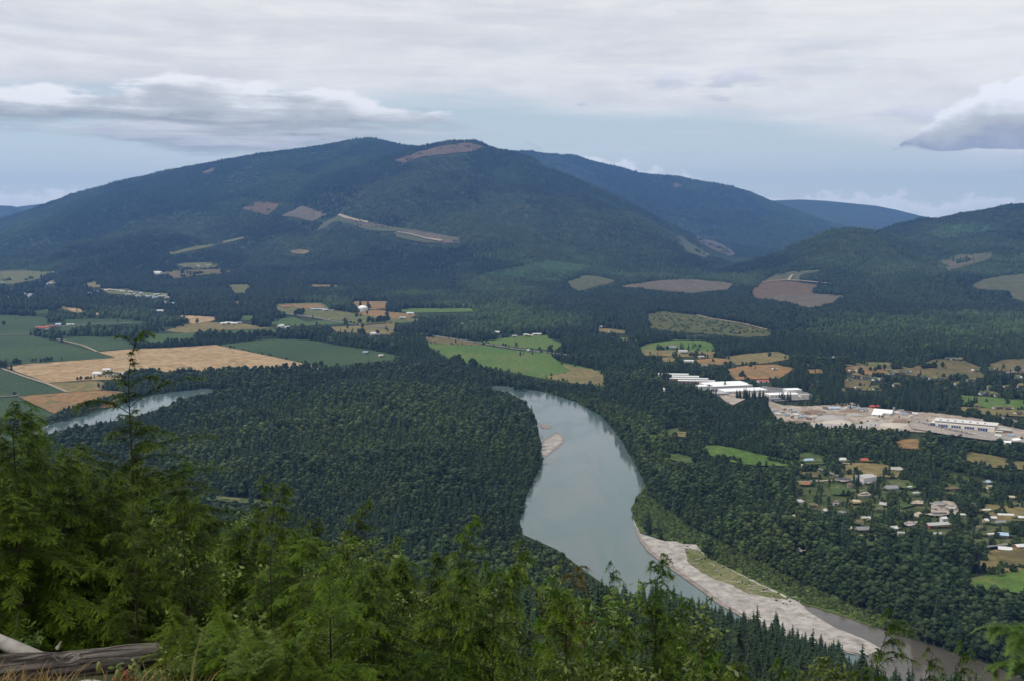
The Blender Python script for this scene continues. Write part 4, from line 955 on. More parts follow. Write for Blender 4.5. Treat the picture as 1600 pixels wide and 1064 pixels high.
# ================================================================ tree meshes
def foliage(name, dark, light, yellow, transl=.0, nscale=.25, rough=.75, tipattr=False, var=.75):
    m, nt, out = new_mat(name); p = principled(nt, out, rough, .18, link_=False)
    oi = nt.nodes.new('ShaderNodeObjectInfo'); rnd = X(oi.outputs['Random'])
    tcn = nt.nodes.new('ShaderNodeTexCoord')
    n = noise(tcn.outputs['Object'], nscale, 4, .6)
    at = nt.nodes.new('ShaderNodeAttribute'); at.attribute_type = 'INSTANCER'; at.attribute_name = 'tint'
    tint = X(at.outputs['Fac'])
    col = mix(smooth(n*.7+rnd*.3, .28, .72), dark, light)
    col = mix(X.m('MULTIPLY', tint, 1.0, clamp=True), col, yellow)
    hs = nt.nodes.new('ShaderNodeHueSaturation'); nt.links.new(col, hs.inputs['Color'])
    nt.links.new((X.m('FRACT', rnd*7.31)*var+1.0-var*.5).k, hs.inputs['Value']); nt.links.new((X.m('FRACT', rnd*3.77)*.035+.4825).k, hs.inputs['Hue'])
    colr = hs.outputs[0]
    if tipattr:
        ta = nt.nodes.new('ShaderNodeAttribute'); ta.attribute_name = 'tip'
        colr = mix(X(ta.outputs['Fac']), colr, yellow)
    nt.links.new(colr, p.inputs['Base Color'])
    if transl:
        t = nt.nodes.new('ShaderNodeBsdfTranslucent'); nt.links.new(colr, t.inputs[0])
        mx = nt.nodes.new('ShaderNodeMixShader'); mx.inputs[0].default_value = transl
        nt.links.new(p.outputs[0], mx.inputs[1]); nt.links.new(t.outputs[0], mx.inputs[2]); nt.links.new(mx.outputs[0], out.inputs[0])
    else: nt.links.new(p.outputs[0], out.inputs[0])
    return m
BARK = plain('bark', (.10,.075,.055), .9, var=.3, scale=3)
F_BL = foliage('broadleaf_leaves', (.022,.040,.014), (.036,.056,.020), (.080,.112,.028), var=.5)
F_CO = foliage('conifer_needles', (.015,.032,.015), (.030,.052,.023), (.050,.080,.026))
F_FAR = foliage('far_forest_leaves', (.007,.017,.009), (.017,.030,.013), (.046,.076,.024), nscale=.03)

def leafquads(C_, N_, size, rng, jit=.7):
    """small bent quads at centres C_, roughly facing N_"""
    n = len(C_); N = N_+rng.normal(0, jit, (n, 3)); N /= np.linalg.norm(N, axis=1)[:, None]+1e-9
    A = np.cross(N, rng.normal(0, 1, (n, 3))); A /= np.linalg.norm(A, axis=1)[:, None]+1e-9; B_ = np.cross(N, A)
    s = size*rng.uniform(.6, 1.4, (n, 1)); t = s*rng.uniform(.5, 1.0, (n, 1))
    V = np.stack([C_-A*s, C_-B_*t, C_+A*s, C_+B_*t], 1).reshape(-1, 3)
    return V, np.arange(4*n).reshape(n, 4)
def ico_base():
    import bmesh
    bm = bmesh.new(); bmesh.ops.create_icosphere(bm, subdivisions=2, radius=1.0)
    V = np.array([v.co[:] for v in bm.verts]); F = np.array([[v.index for v in f.verts] for f in bm.faces]); bm.free(); return V, F
IV, IF = ico_base()
def merge(parts):
    V = []; F = []; b = 0
    for v, f in parts: V.append(v); F.append(np.asarray(f)+b); b += len(v)
    return np.concatenate(V), F
def blob(c, r, rng, squash=.8, amp=.22):
    n = IV.copy(); d = 1+amp*(vnoise(n[:, 0]*2.2+c[0]*3+9, n[:, 1]*2.2+n[:, 2]*2.7+c[1]*3, 4)-.5)*2
    v = n*d[:, None]*r; v[:, 2] *= squash; return v+np.array(c), IF
def broadleaf_mesh(seed, H=19, Rr=5.6, nl=13, nq=900, qs=.50, narrow=1.0):
    rng = np.random.default_rng(seed); parts = []; qc = []; qn = []
    for k in range(nl):
        t = (k+.5)/nl; zz = H*(.30+.62*t); rad = Rr*narrow*math.sin(math.pi*min(.98, .22+.70*t))**.8
        a = k*2.4+rng.uniform(-.5, .5); rr = rad*rng.uniform(.25, .72)
        r = Rr*narrow*rng.uniform(.28, .50)*(1-.25*t)
        c = (rr*math.cos(a), rr*math.sin(a), zz-r*.3)
        parts.append(blob(c, r*.92, rng))
        m = nq//nl; d = rng.normal(0, 1, (m, 3)); d[:, 2] = d[:, 2]*.8+.25; d /= np.linalg.norm(d, axis=1)[:, None]
        qc.append(np.array(c)+d*r*rng.uniform(.86, 1.16, (m, 1))*np.array([1, 1, .82])); qn.append(d)
    parts.append(blob((0, 0, H*.45), Rr*narrow*.62, rng, 1.1))
    parts.append(blob((.3, 0, H*.9), Rr*narrow*.34, rng, 1.0))
    qv, qf = leafquads(np.concatenate(qc), np.concatenate(qn), qs, rng)
    V, F = merge(parts); F3 = np.concatenate(F); nb = len(V)
    return np.concatenate([V, qv]), [F3, qf+nb]
def trunk_mesh(H, r, seed=0):
    b = MB(); b.cyl(0, 0, -2, H*.35, r, r*.75, n=7); b.cyl(0, 0, H*.35, H*.75, r*.75, r*.3, n=7)
    for k in range(4):
        a = k*1.7+seed; z0 = H*(.3+.08*k); L = H*.16; n = 5; dx_, dy_ = math.cos(a), math.sin(a)
        b.add([(0, 0, z0-r*.4), (0, 0, z0+r*.4), (-dy_*r*.4, dx_*r*.4, z0), (dx_*L, dy_*L, z0+L*.9)], [(0, 2, 3), (2, 1, 3), (1, 0, 3)])
    return b
def conifer_mesh(seed, H=24, Rr=3.3, lev=20, per=8, droop=.35, start=.12, seg=2):
    rng = np.random.default_rng(seed); V = []; F4 = []; F3 = []
    core = MB(); core.cyl(0, 0, H*start, H*.96, Rr*.42, .05, n=7, cap=False)
    V = [np.array(core.v)]; F4 = [np.array(core.f)]; b = len(core.v)
    for l in range(lev):
        t = l/(lev-1); z = H*(start+(1-start)*t**.95)-.3; L = Rr*((1-t)**.8)*1.0+.25
        for k in range(per if t < .8 else max(4, per-3)):
            a = k*2*math.pi/per+l*1.3+rng.uniform(-.25, .25); q = L*rng.uniform(.65, 1.2); zz = z+rng.uniform(-.5, .5)*H/lev
            d = np.array([math.cos(a), math.sin(a), 0]); s = np.array([-math.sin(a), math.cos(a), 0]); wd = q*.33+.12
            up = .12*q if t > .5 else .0
            p0 = np.array([0, 0, zz]); p1 = p0+d*q*.55+np.array([0, 0, up-droop*q*.25]); p2 = p0+d*q+np.array([0, 0, up-droop*q*.85])
            vs = np.array([p0-s*wd*.25, p0+s*wd*.25, p1+s*wd*.9-[0, 0, wd*.35], p1+[0, 0, wd*.15], p1-s*wd*.9-[0, 0, wd*.35], p2+s*wd*.2, p2-s*wd*.2])
            V.append(vs); F4 += [np.array([[b, b+3, b+4, b+4]])[:, :4]] if False else []
            F3.append(np.array([[b, b+1, b+3], [b+1, b+2, b+3], [b, b+3, b+4], [b+3, b+2, b+5], [b+3, b+6, b+4], [b+3, b+5, b+6]])); b += 7
    return np.concatenate(V), [np.concatenate(F4), np.concatenate(F3)]
def far_clump(seed, n, area, con):
    rng = np.random.default_rng(seed); V = []; F = []; b = 0
    for k in range(n):
        x, y = rng.uniform(-area/2, area/2, 2); h = rng.uniform(13, 24); r = h*.19 if rng.random() < con else h*.30
        con_ = r < h*.25; m = 6; prof = ([(0, 1.0), (.35, .85), (.7, .42), (1.0, .03)] if con_ else [(0, .6), (.4, 1.0), (.78, .8), (1.0, .12)])
        vs = []
        for zt, rt in prof:
            for i in range(m):
                a = 2*math.pi*i/m+zt*2; q = r*rt*rng.uniform(.7, 1.3); vs.append((x+q*math.cos(a), y+q*math.sin(a), -8+(h+8)*(.15+.85*zt)))
        V.append(np.array(vs)); L = len(prof)
        for j in range(L-1):
            for i in range(m): F.append((b+j*m+i, b+j*m+(i+1) % m, b+(j+1)*m+(i+1) % m, b+(j+1)*m+i))
        F.append((b+(L-1)*m, b+(L-1)*m+1, b+(L-1)*m+2, b+(L-1)*m+3)); b += L*m
    return np.concatenate(V), [np.array(F)]

def set_smooth_all(me): me.polygons.foreach_set('use_smooth', np.ones(len(me.polygons), bool))
BLM = []; BLT = []
for i, (H, Rr, nar) in enumerate([(19, 5.8, 1), (17, 5.2, 1.1), (21, 5.6, .9), (15, 5.0, 1.15), (20, 4.6, .85), (13, 4.4, 1.1)]):
    v, f = broadleaf_mesh(100+i, H, Rr, narrow=nar); me = mesh_np('broadleaf_crown', v, f, [F_BL]); BLM.append((me, H)); BLT.append(trunk_mesh(H, .45, i).mesh('trunk', BARK))
COM = []; COT = []
for i, (H, Rr, dr) in enumerate([(25, 3.6, .35), (22, 3.0, .25), (28, 4.0, .5), (18, 2.8, .3), (24, 3.4, .6)]):
    v, f = conifer_mesh(200+i, H, Rr, droop=dr); me = mesh_np('conifer_crown', v, f, [F_CO]); COM.append((me, H)); COT.append(trunk_mesh(H, .35, i).mesh('trunk', BARK))
FARM = []
for i in range(4):
    v, f = far_clump(300+i, 4, 24, .6); FARM.append(mesh_np('grove', v, f, [F_FAR], True))
FARM2 = []
for i in range(5):
    v, f = far_clump(400+i, 16, 62, .85); FARM2.append(mesh_np('grove', v, f, [F_FAR], True))
SHR = []
for i in range(4):
    rng = np.random.default_rng(500+i); parts = [blob((rng.uniform(-1, 1), rng.uniform(-1, 1), rng.uniform(.6, 1.6)), rng.uniform(.9, 1.5), rng) for _ in range(4)]
    V, F = merge(parts); d = rng.normal(0, 1, (160, 3)); d[:, 2] = abs(d[:, 2]); d /= np.linalg.norm(d, axis=1)[:, None]
    qv, qf = leafquads(d*np.array([2.0, 2.0, 2.3])*rng.uniform(.8, 1.1, (160, 1))+[0, 0, .4], d, .35, rng)
    SHR.append(mesh_np('shrub', np.concatenate([V, qv]), [np.concatenate(F), qf+len(V)], [F_BL]))

# ---------------------------------------------------------------- scatter (masses nobody could count): geometry-nodes instances
def scatter(name, meshes, pts, rot, scl, idx_, tint, label, kind='stuff'):
    if not len(pts): return None
    col = bpy.data.collections.new(name+'_kinds')
    for k, me in enumerate(meshes):
        o = bpy.data.objects.new('%s_kind_%02d' % (name, k), me); col.objects.link(o)
    me = bpy.data.meshes.new(name); me.vertices.add(len(pts)); me.vertices.foreach_set('co', np.asarray(pts, np.float32).ravel())
    for nm, ty, arr in (('rot', 'FLOAT_VECTOR', rot), ('scl', 'FLOAT_VECTOR', scl), ('idx', 'INT', idx_), ('tint', 'FLOAT', tint)):
        a = me.attributes.new(nm, ty, 'POINT')
        a.data.foreach_set('vector' if ty == 'FLOAT_VECTOR' else 'value', np.asarray(arr, np.int32 if ty == 'INT' else np.float32).ravel())
    o = link(name, me); tag(o, label, None, None, kind)
    g = bpy.data.node_groups.new(name, 'GeometryNodeTree')
    g.interface.new_socket('Geometry', in_out='INPUT', socket_type='NodeSocketGeometry'); g.interface.new_socket('Geometry', in_out='OUTPUT', socket_type='NodeSocketGeometry')
    N = g.nodes.new; gi = N('NodeGroupInput'); go = N('NodeGroupOutput'); ip = N('GeometryNodeInstanceOnPoints'); ci = N('GeometryNodeCollectionInfo')
    ci.inputs['Collection'].default_value = col; ci.inputs['Separate Children'].default_value = True; ci.inputs['Reset Children'].default_value = True
    ip.inputs['Pick Instance'].default_value = True
    def att(nm, ty):
        a = N('GeometryNodeInputNamedAttribute'); a.data_type = ty; a.inputs[0].default_value = nm
        return [s for s in a.outputs if s.enabled][0]
    L = g.links.new
    L(gi.outputs[0], ip.inputs['Points']); L(ci.outputs[0], ip.inputs['Instance']); L(att('idx', 'INT'), ip.inputs['Instance Index'])
    e2r = N('FunctionNodeEulerToRotation'); L(att('rot', 'FLOAT_VECTOR'), e2r.inputs[0]); L(e2r.outputs[0], ip.inputs['Rotation'])
    L(att('scl', 'FLOAT_VECTOR'), ip.inputs['Scale']); L(ip.outputs[0], go.inputs[0])
    md = o.modifiers.new('scatter', 'NODES'); md.node_group = g
    return o

# visibility horizon for culling: running maximum of slope along each column of the terrain grid
uG = GX/np.maximum(GY, 1); sG = (GZ-CAMZ)/np.maximum(GY, 1)
CU = np.linspace(-.62, .62, 500); HOR = np.full((len(YS), len(CU)), -9.0)
for j in range(len(YS)):
    if YS[j] > 900: HOR[j] = np.interp(CU, uG[j], sG[j])
HOR = np.maximum.accumulate(HOR, 0)
def hidden(x, y, z, h, tol=.0015):
    u = x/y; j = np.clip(np.searchsorted(YS, y)-1, 0, len(YS)-1); i = np.clip(((u+.62)/1.24*(len(CU)-1)).astype(int), 0, len(CU)-1)
    return (z+h-CAMZ)/y < HOR[j, i]-tol
def grid_pts(y0, y1, sp, umax=.50, jit=.46, seed=0):
    rng = np.random.default_rng(seed+5); xm = umax*y1; nx = int(2*xm/sp); ny = int((y1-y0)/sp)
    x, y = np.meshgrid((np.arange(nx)+.5)*sp-xm, y0+(np.arange(ny)+.5)*sp)
    x[::2] += sp*.5; x = x+rng.uniform(-jit, jit, x.shape)*sp; y = y+rng.uniform(-jit, jit, y.shape)*sp
    k = np.abs(x) < umax*y+8; x = x[k]; y = y[k]; return x, y, hm(x, y), rng
def look(arr, px, py, default):
    i = np.round(px-OX-.5).astype(int); j = np.round(py-OY-.5).astype(int)
    ok = (i >= 0) & (i < MW) & (j >= 0) & (j < MH); i = np.clip(i, 0, MW-1); j = np.clip(j, 0, MH-1)
    return np.where(ok, arr[j, i], default)
def allowed(x, y, z, h, frac=(0, .4, .75)):
    bad = np.zeros(len(x), bool)
    for f in frac:
        px, py = project(x, y, z+h*f); bad |= look(EXC, px, py, False).astype(bool)
        if f == 0: bad |= look(EXB, px, py, False).astype(bool)
    return ~bad
def yfoot(x, y):
    return np.interp(800+FPX*(x/y)/.96, *zip(*ztf))

# ---- near and middle trees as candidates
CAND = []   # arrays x,y,z,type(0 broadleaf,1 conifer),variant,scale,tint
def near_zone(y0, y1, sp, seed):
    x, y, z, rng = grid_pts(y0, y1, sp, .50, .46, seed); px, py = project(x, y, z)
    con = look(CON, px, py, -1); slope = y < yfoot(x, y)+5
    con = np.where(con < 0, np.where(y > 3000, .6, .35), con); con = np.where(slope, .86, con)
    con = np.clip(con+(fbm(x/180, y/180, 3, 4)-.5)*.6*(con > .12)*(con < .95), 0, 1)
    typ = (rng.random(len(x)) < con).astype(int)
    den = look(DENS, px, py, 1.0); hs = look(HSC, px, py, 1.0)
    hn = np.where(typ == 1, 23., 17.)*hs; sc = np.clip(np.exp(rng.normal(0, .27, len(x))), .5, 1.7)*(.70+.50*sstep(fbm(x/110, y/110, 2, 8), .3, .7))*np.where((px > 1000) & (hs > .9) & (py > 820), 1.08, .90)
    hs = np.where(slope, np.where(y < 350, .5, .62), hs)
    keep = rng.random(len(x)) < np.where(slope, 1, den*np.where(den < .95, sstep(fbm(x/70, y/70, 2, 12), .25, .6)*1.4, 1))
    k = keep & (allowed(x, y, z, hn*sc) | slope) & ~((slope) & (y > yfoot(x, y)-25))
    var = np.where(typ == 1, rng.integers(0, len(COM), len(x)), rng.integers(0, len(BLM), len(x)))
    tn = look(TNT, px, py, 0.)*rng.uniform(.4, 1.2, len(x))+np.clip(1.5*(fbm(x/170, y/240, 4, 31)-.48), 0, .5)*(typ == 0)+np.where(rng.random(len(x)) < .02, .5, 0)*(typ == 0)
    CAND.append(np.stack([x, y, z-.5, typ, var, sc*hs, np.clip(tn, 0, 1)], -1)[k])
near_zone(95, 1000, 6.0, 1)
near_zone(1000, 2000, 7.3, 2)
near_zone(2000, 3500, 8.8, 3)
# hand-placed lone trees, rows and hedges (photo pixels of the base, height m)
def row(P, n, typ, h, jit=1.5, seed=0, tint=0.0):
    r = random.Random(seed+int(P[0][0])); out_ = []
    for k in range(n):
        t = (k+r.uniform(.1, .9))/n*(len(P)-1); i = min(int(t), len(P)-2); t -= i
        out_.append((P[i][0]*(1-t)+P[i+1][0]*t+r.uniform(-jit, jit), P[i][1]*(1-t)+P[i+1][1]*t+r.uniform(-jit, jit)*.3, typ, h*r.uniform(.75, 1.25), tint))
    return out_
T = []
T += row([(0,573),(8,569)], 5, 0, 15); T += row([(20,569),(34,568)], 5, 0, 16); T += row([(50,566),(55,566)], 2, 0, 15); T += row([(62,566),(84,564)], 6, 0, 15); T += [(96,563,1,15,0)]
T += row([(145,525),(200,521),(256,520)], 34, 0, 22, 2); T += row([(152,520),(255,515)], 22, 0, 20, 2)
T += row([(262,513),(292,507)], 14, 0, 24, 2); T += row([(58,520),(112,527)], 14, 0, 17, 3); T += row([(76,494),(125,496)], 18, 0, 20, 2.5)
T += row([(215,544),(258,543)], 16, 0, 20, 2); T += row([(258,541),(308,540)], 20, 0, 24, 2.5); T += row([(306,532),(440,527)], 50, 0, 26, 2); T += row([(440,527),(500,530),(560,540),(620,552)], 60, 0, 28, 3)
T += row([(120,594),(148,592)], 8, 0, 10, 1); T += row([(100,650),(140,640),(160,632),(196,622)], 30, 0, 18, 2); T += row([(150,606),(196,604)], 12, 0, 11, 3); T += row([(20,617),(24,617)], 2, 0, 8)
T += row([(200,590),(260,592),(330,588),(400,587),(504,578)], 80, 0, 26, 2.5); T += row([(230,598),(300,598),(380,594),(500,585)], 70, 0, 26, 3)
T += row([(190,598),(260,600),(330,597),(400,594),(504,588)], 110, 0, 24, 4) + row([(196,610),(270,606),(330,602),(420,598),(520,590),(640,588)], 120, 0, 20, 3)
T += row([(360,566),(372,566)], 0+1, 0, 6)
T += row([(462,494),(476,492)], 8, 0, 26, 1.5); T += row([(526,487),(552,487)], 14, 0, 30, 1.5); T += [(563,481,0,34,0),(575,482,0,34,0),(605,484,1,36,0)]
T += row([(573,506),(608,503)], 16, 0, 24, 2); T += row([(560,521),(572,524)], 5, 0, 26, 1.5); T += [(590,524,0,20,0),(603,516,1,24,0),(606,519,1,20,0)]
T += row([(705,568),(712,568)], 4, 0, 22, 1); T += row([(716,570),(724,572)], 5, 0, 28, 1); T += row([(734,575),(742,576)], 4, 0, 26, 1); T += row([(748,579),(782,583)], 12, 0, 16, 2); T += row([(770,590),(780,592)], 5, 0, 22, 1)
T += [(813,555,1,20,0),(818,554,1,14,0),(832,554,1,20,0),(844,549,1,20,0),(856,551,1,22,0),(860,550,0,24,0),(862,552,0,18,0)]
T += row([(800,612),(850,606),(930,610)], 26, 0, 17, 3)
T += row([(1027,548),(1048,546)], 10, 0, 14, 1.5); T += [(1064,546,1,26,0),(1067,547,1,24,0),(1076,546,1,24,0),(1083,545,1,22,0),(1089,550,1,20,0),(1058,550,0,16,0)] + row([(1050,556),(1062,560)], 5, 0, 16, 2)
T += row([(1078,556),(1108,560)], 14, 0, 14, 2)
T += [(1180,577,1,14,0)] + row([(1155,589),(1166,590)], 4, 0, 12, 1); T += row([(1160,571),(1185,570)], 8, 0, 10, 2) + [(1132,585,1,26,0)]
T += row([(1364,590),(1382,590)], 9, 0, 15, 1.5); T += row([(1394,577),(1412,577)], 12, 1, 22, 2); T += row([(1424,575),(1428,575)], 3, 1, 14); T += row([(1441,576),(1462,575)], 14, 0, 18, 1.5)
T += [(1513,632,1,20,0),(1516,632,1,17,0),(1522,633,1,24,0),(1525,633,1,24,0),(1527,633,1,21,0)]; T += row([(1505,652),(1512,652)], 4, 0, 16, 1.5); T += row([(1516,652),(1532,656)], 9, 0, 20, 2)
T += row([(1539,660),(1560,664),(1600,672)], 22, 0, 18, 2.5); T += [(1569,598,1,30,0),(1568,602,1,34,0),(1571,601,1,32,0)] + row([(1570,620),(1580,625)], 6, 0, 15, 2)
T += row([(1498,593),(1510,594)], 8, 0, 18, 2); T += row([(1446,660),(1476,664)], 0+4, 0, 6, 2)
T += row([(1240,662),(1290,672),(1340,673)], 20, 1, 11, 3); T += row([(1375,653),(1380,654)], 4, 1, 10, 1.5); T += row([(1225,641),(1240,642)], 4, 0, 6, 2); T += row([(1350,643),(1354,643)], 2, 1, 10, 1)
T += [(1334,760,1,26,0),(1341,758,1,24,0),(1338,763,1,22,0)] + row([(1289,722),(1302,730)], 6, 0, 17, 2) + [(1309,740,1,20,0),(1306,742,1,22,0),(1313,741,1,18,0)]
T += row([(1255,738),(1275,736)], 7, 0, 13, 2) + row([(1252,748),(1256,748)], 3, 0, 8, 1); T += [(1363,818,1,20,0),(1366,824,1,14,0)] + [(1380,750,1,20,0),(1389,744,1,24,0)]
T += [(1559,903,0,19,.55),(1511,903,1,26,0)] + row([(1530,877),(1540,878)], 5, 0, 13, 1.5); T += row([(1487,886),(1480,870),(1466,862)], 14, 0, 8, 1.2, tint=.4)
T += row([(1506,836),(1514,856)], 6, 0, 14, 2); T += row([(1498,790),(1516,812)], 14, 0, 18, 3)
T += row([(1200,720),(1238,728)], 16, 0, 9, 2); T += row([(1141,718),(1160,726)], 8, 0, 10, 2); T += row([(1082,724),(1140,728)], 16, 0, 20, 2) + [(1092,712,1,22,0),(1098,704,1,18,0),(1094,724,0,22,0)]
T += row([(1320,668),(1400,680)], 16, 0, 10, 3)
T += row([(1040,612),(1075,616),(1110,622)], 26, 0, 20, 3)+row([(1062,613),(1120,622)], 12, 1, 24, 3)+row([(1150,622),(1172,624),(1200,629)], 26, 1, 24, 3)+row([(1218,624),(1236,627)], 7, 1, 22, 2)+row([(1268,627),(1300,634),(1400,640),(1450,646)], 70, 1, 20, 3)+row([(1030,592),(1050,594)], 8, 0, 22, 3)+row([(1205,665),(1300,676),(1420,682)], 60, 0, 14, 3)
rv = random.Random(7)
def sprinkle(n, x0, y0, x1, y1, h0, h1, pc=.35):
    k = 0; out_ = []
    while k < n:
        qx = rv.uniform(x0, x1); qy = rv.uniform(y0, y1); m2 = rv.choice([1, 1, 2, 4])
        for _ in range(m2):
            ax_ = qx+rv.uniform(-5, 5); ay_ = qy+rv.uniform(-1.2, 1.2); k += 1
            if any(abs(ax_-b[0]) < b[2]+3 and -2 < ay_-b[1] < 12 for b in BOX): continue
            out_.append((ax_, ay_, int(rv.random() < pc), rv.uniform(h0, h1), rv.uniform(0, .3)))
    return out_
T += sprinkle(210, 1240, 740, 1610, 870, 7, 17, .25)+sprinkle(150, 1300, 566, 1610, 650, 8, 20)+sprinkle(40, 1000, 535, 1300, 592, 8, 18)+sprinkle(60, 420, 478, 660, 520, 10, 24, .2)+sprinkle(70, 0, 484, 400, 520, 12, 24, .2)+sprinkle(40, 690, 500, 980, 545, 10, 22, .3)
for P_ in POLYS:
    mx, my = np.mean(P_, 0)
    if not ((mx > 990 and my > 536) or (420 < mx < 960 and my > 495)): continue
    for a_, b_ in zip(P_, P_[1:]+P_[:1]):
        L_ = math.hypot(b_[0]-a_[0], b_[1]-a_[1])
        for _ in range(int(L_/5)):
            if rv.random() < .45:
                t_ = rv.random(); q_ = (a_[0]+(b_[0]-a_[0])*t_, a_[1]+(b_[1]-a_[1])*t_+rv.uniform(-.8, .6))
                if not any(abs(q_[0]-b2[0]) < b2[2]+3 and -2 < q_[1]-b2[1] < 10 for b2 in BOX): T.append((q_[0], q_[1], int(rv.random() < .25), rv.uniform(4, 13), rv.uniform(0, .4)))
T += sprinkle(430, 1240, 716, 1610, 866, 8, 16, .28)
T += [q for q in sprinkle(60, 1248, 640, 1440, 672, 4, 8, .3)]
a = np.array(T, float); ax, ay, az = march(a[:, 0], a[:, 1]); rr_ = np.random.default_rng(77)
vb = rr_.integers(0, len(BLM), len(a)); vc = rr_.integers(0, len(COM), len(a))
hh = np.where(a[:, 2] == 1, np.array([COM[i][1] for i in vc]), np.array([BLM[i][1] for i in vb]))
CAND.append(np.stack([ax, ay, az-.4, a[:, 2], np.where(a[:, 2] == 1, vc, vb), a[:, 3]/hh, a[:, 4]], -1))
A = np.concatenate(CAND); A = A[np.argsort(A[:, 1])]
# apparent visible size of every candidate: sweep nearest to farthest with a running skyline
HT = np.where(A[:, 3] == 1, np.array([COM[int(i) % len(COM)][1] for i in A[:, 4]]), np.array([BLM[int(i)][1] for i in A[:, 4]]))*A[:, 5]
WD = np.where(A[:, 3] == 1, HT*.26, HT*.52)
px, py = project(A[:, 0], A[:, 1], A[:, 2]); _, pt = project(A[:, 0], A[:, 1], A[:, 2]+HT)
pw = WD*FPX/A[:, 1]
fg = np.interp(np.arange(1600), [0,60,100,150,200,300,330,400,440,480,560,615,690,735,800,880,930,1020,1060,1110,1200,1300,1360,1400,1480,1600], [640,640,690,730,700,720,790,800,770,800,825,845,850,810,870,895,930,890,930,990,1035,1060,1000,1040,1055,1064])
skyl = fg.copy(); vis = np.zeros(len(A))
for i in range(len(A)):
    a0 = int(px[i]-pw[i]/2); a1 = max(int(px[i]+pw[i]/2), a0+1)
    if a1 <= 0 or a0 >= 1600: continue
    a0 = max(a0, 0); s_ = skyl[a0:a1]
    if not len(s_): continue
    vis[i] = np.maximum(np.minimum(s_, py[i])-pt[i], 0).sum(); np.minimum(s_, pt[i]+1, out=s_)
order = np.argsort(-vis); IND = np.zeros(len(A), bool)
for ty in (0, 1):
    k = [i for i in order if A[i, 3] == ty and vis[i] > 0][:290]; IND[k] = True
def where_tree(x, y, px, py):
    if y < 1010 and y < yfoot(x, y): return 'on the slope below the viewpoint'
    if px < 1000 and py > 600: return 'at the edge of the dense island wood'
    if px < 700: return 'beside the fields of the left hand plain'
    if px < 1000: return 'along the meadow by the river'
    return 'in the woods of the right river bank' if py > 760 else 'around the village and gravel yard'
def tree_obj(i):
    x, y, z, ty, va, sc, tn = A[i]; va = int(va); w = where_tree(x, y, px[i], py[i])
    nm, cat = ('conifer_tree', 'conifer') if ty == 1 else ('broadleaf_tree', 'broadleaf tree')
    o = empty(nm, (x, y, z), random.uniform(0, 6.28)); o.scale = (sc*1.12, sc*1.12, sc*.96)
    tag(o, ('dark pointed conifer ' if ty == 1 else 'round crowned broadleaf tree ')+w, cat, ('conifers ' if ty == 1 else 'broadleaf trees ')+w)
    c1 = link('crown', (COM if ty == 1 else BLM)[va][0], o); c1['tint'] = float(tn)
    link('trunk', (COT if ty == 1 else BLT)[va], o)
for i in np.nonzero(IND)[0]: tree_obj(i)
Rm = A[~IND]; pr, _ = project(Rm[:, 0], Rm[:, 1], Rm[:, 2])
# merged crown + trunk meshes for the massed trees
def withtrunk(me, tr):
    return me
def mass(name, sel, meshes, label):
    Q = Rm[sel]; n = len(Q)
    if n: scatter(name, meshes, Q[:, :3], np.stack([np.zeros(n), np.zeros(n), RNG.uniform(0, 6.28, n)], -1), np.repeat(Q[:, 5:6], 3, 1)*np.stack([RNG.uniform(.85, 1.2, n)*np.where(Q[:, 1] < yfoot(Q[:, 0], Q[:, 1]), 1.35, np.where(Q[:, 3] == 0, 1.06, 1.1))]*2+[np.where(Q[:, 3] == 0, .92, 1.)], -1), Q[:, 4], Q[:, 6], label)
sl_ = Rm[:, 1] < yfoot(Rm[:, 0], Rm[:, 1])
isl = (~sl_) & (pr < 1000)
mass('slope_forest', sl_ & (Rm[:, 3] == 1), [m_[0] for m_ in COM], 'dense dark conifer forest covering the steep slope below')
mass('island_forest', isl & (Rm[:, 3] == 0), [m_[0] for m_ in BLM], 'dense olive green broadleaf forest inside the river bend')
mass('island_conifers', isl & (Rm[:, 3] == 1), [m_[0] for m_ in COM], 'dark conifers massed among the wood left of the river')
mass('bank_forest', (~sl_) & (~isl) & (Rm[:, 3] == 0), [m_[0] for m_ in BLM], 'green broadleaf woods covering the right side of the river')
mass('bank_conifers', (~sl_) & (~isl) & (Rm[:, 3] == 1), [m_[0] for m_ in COM], 'dark conifers massed in the woods right of the river')
print('candidates', len(A), 'slope', sl_.sum(), 'isl', isl.sum())

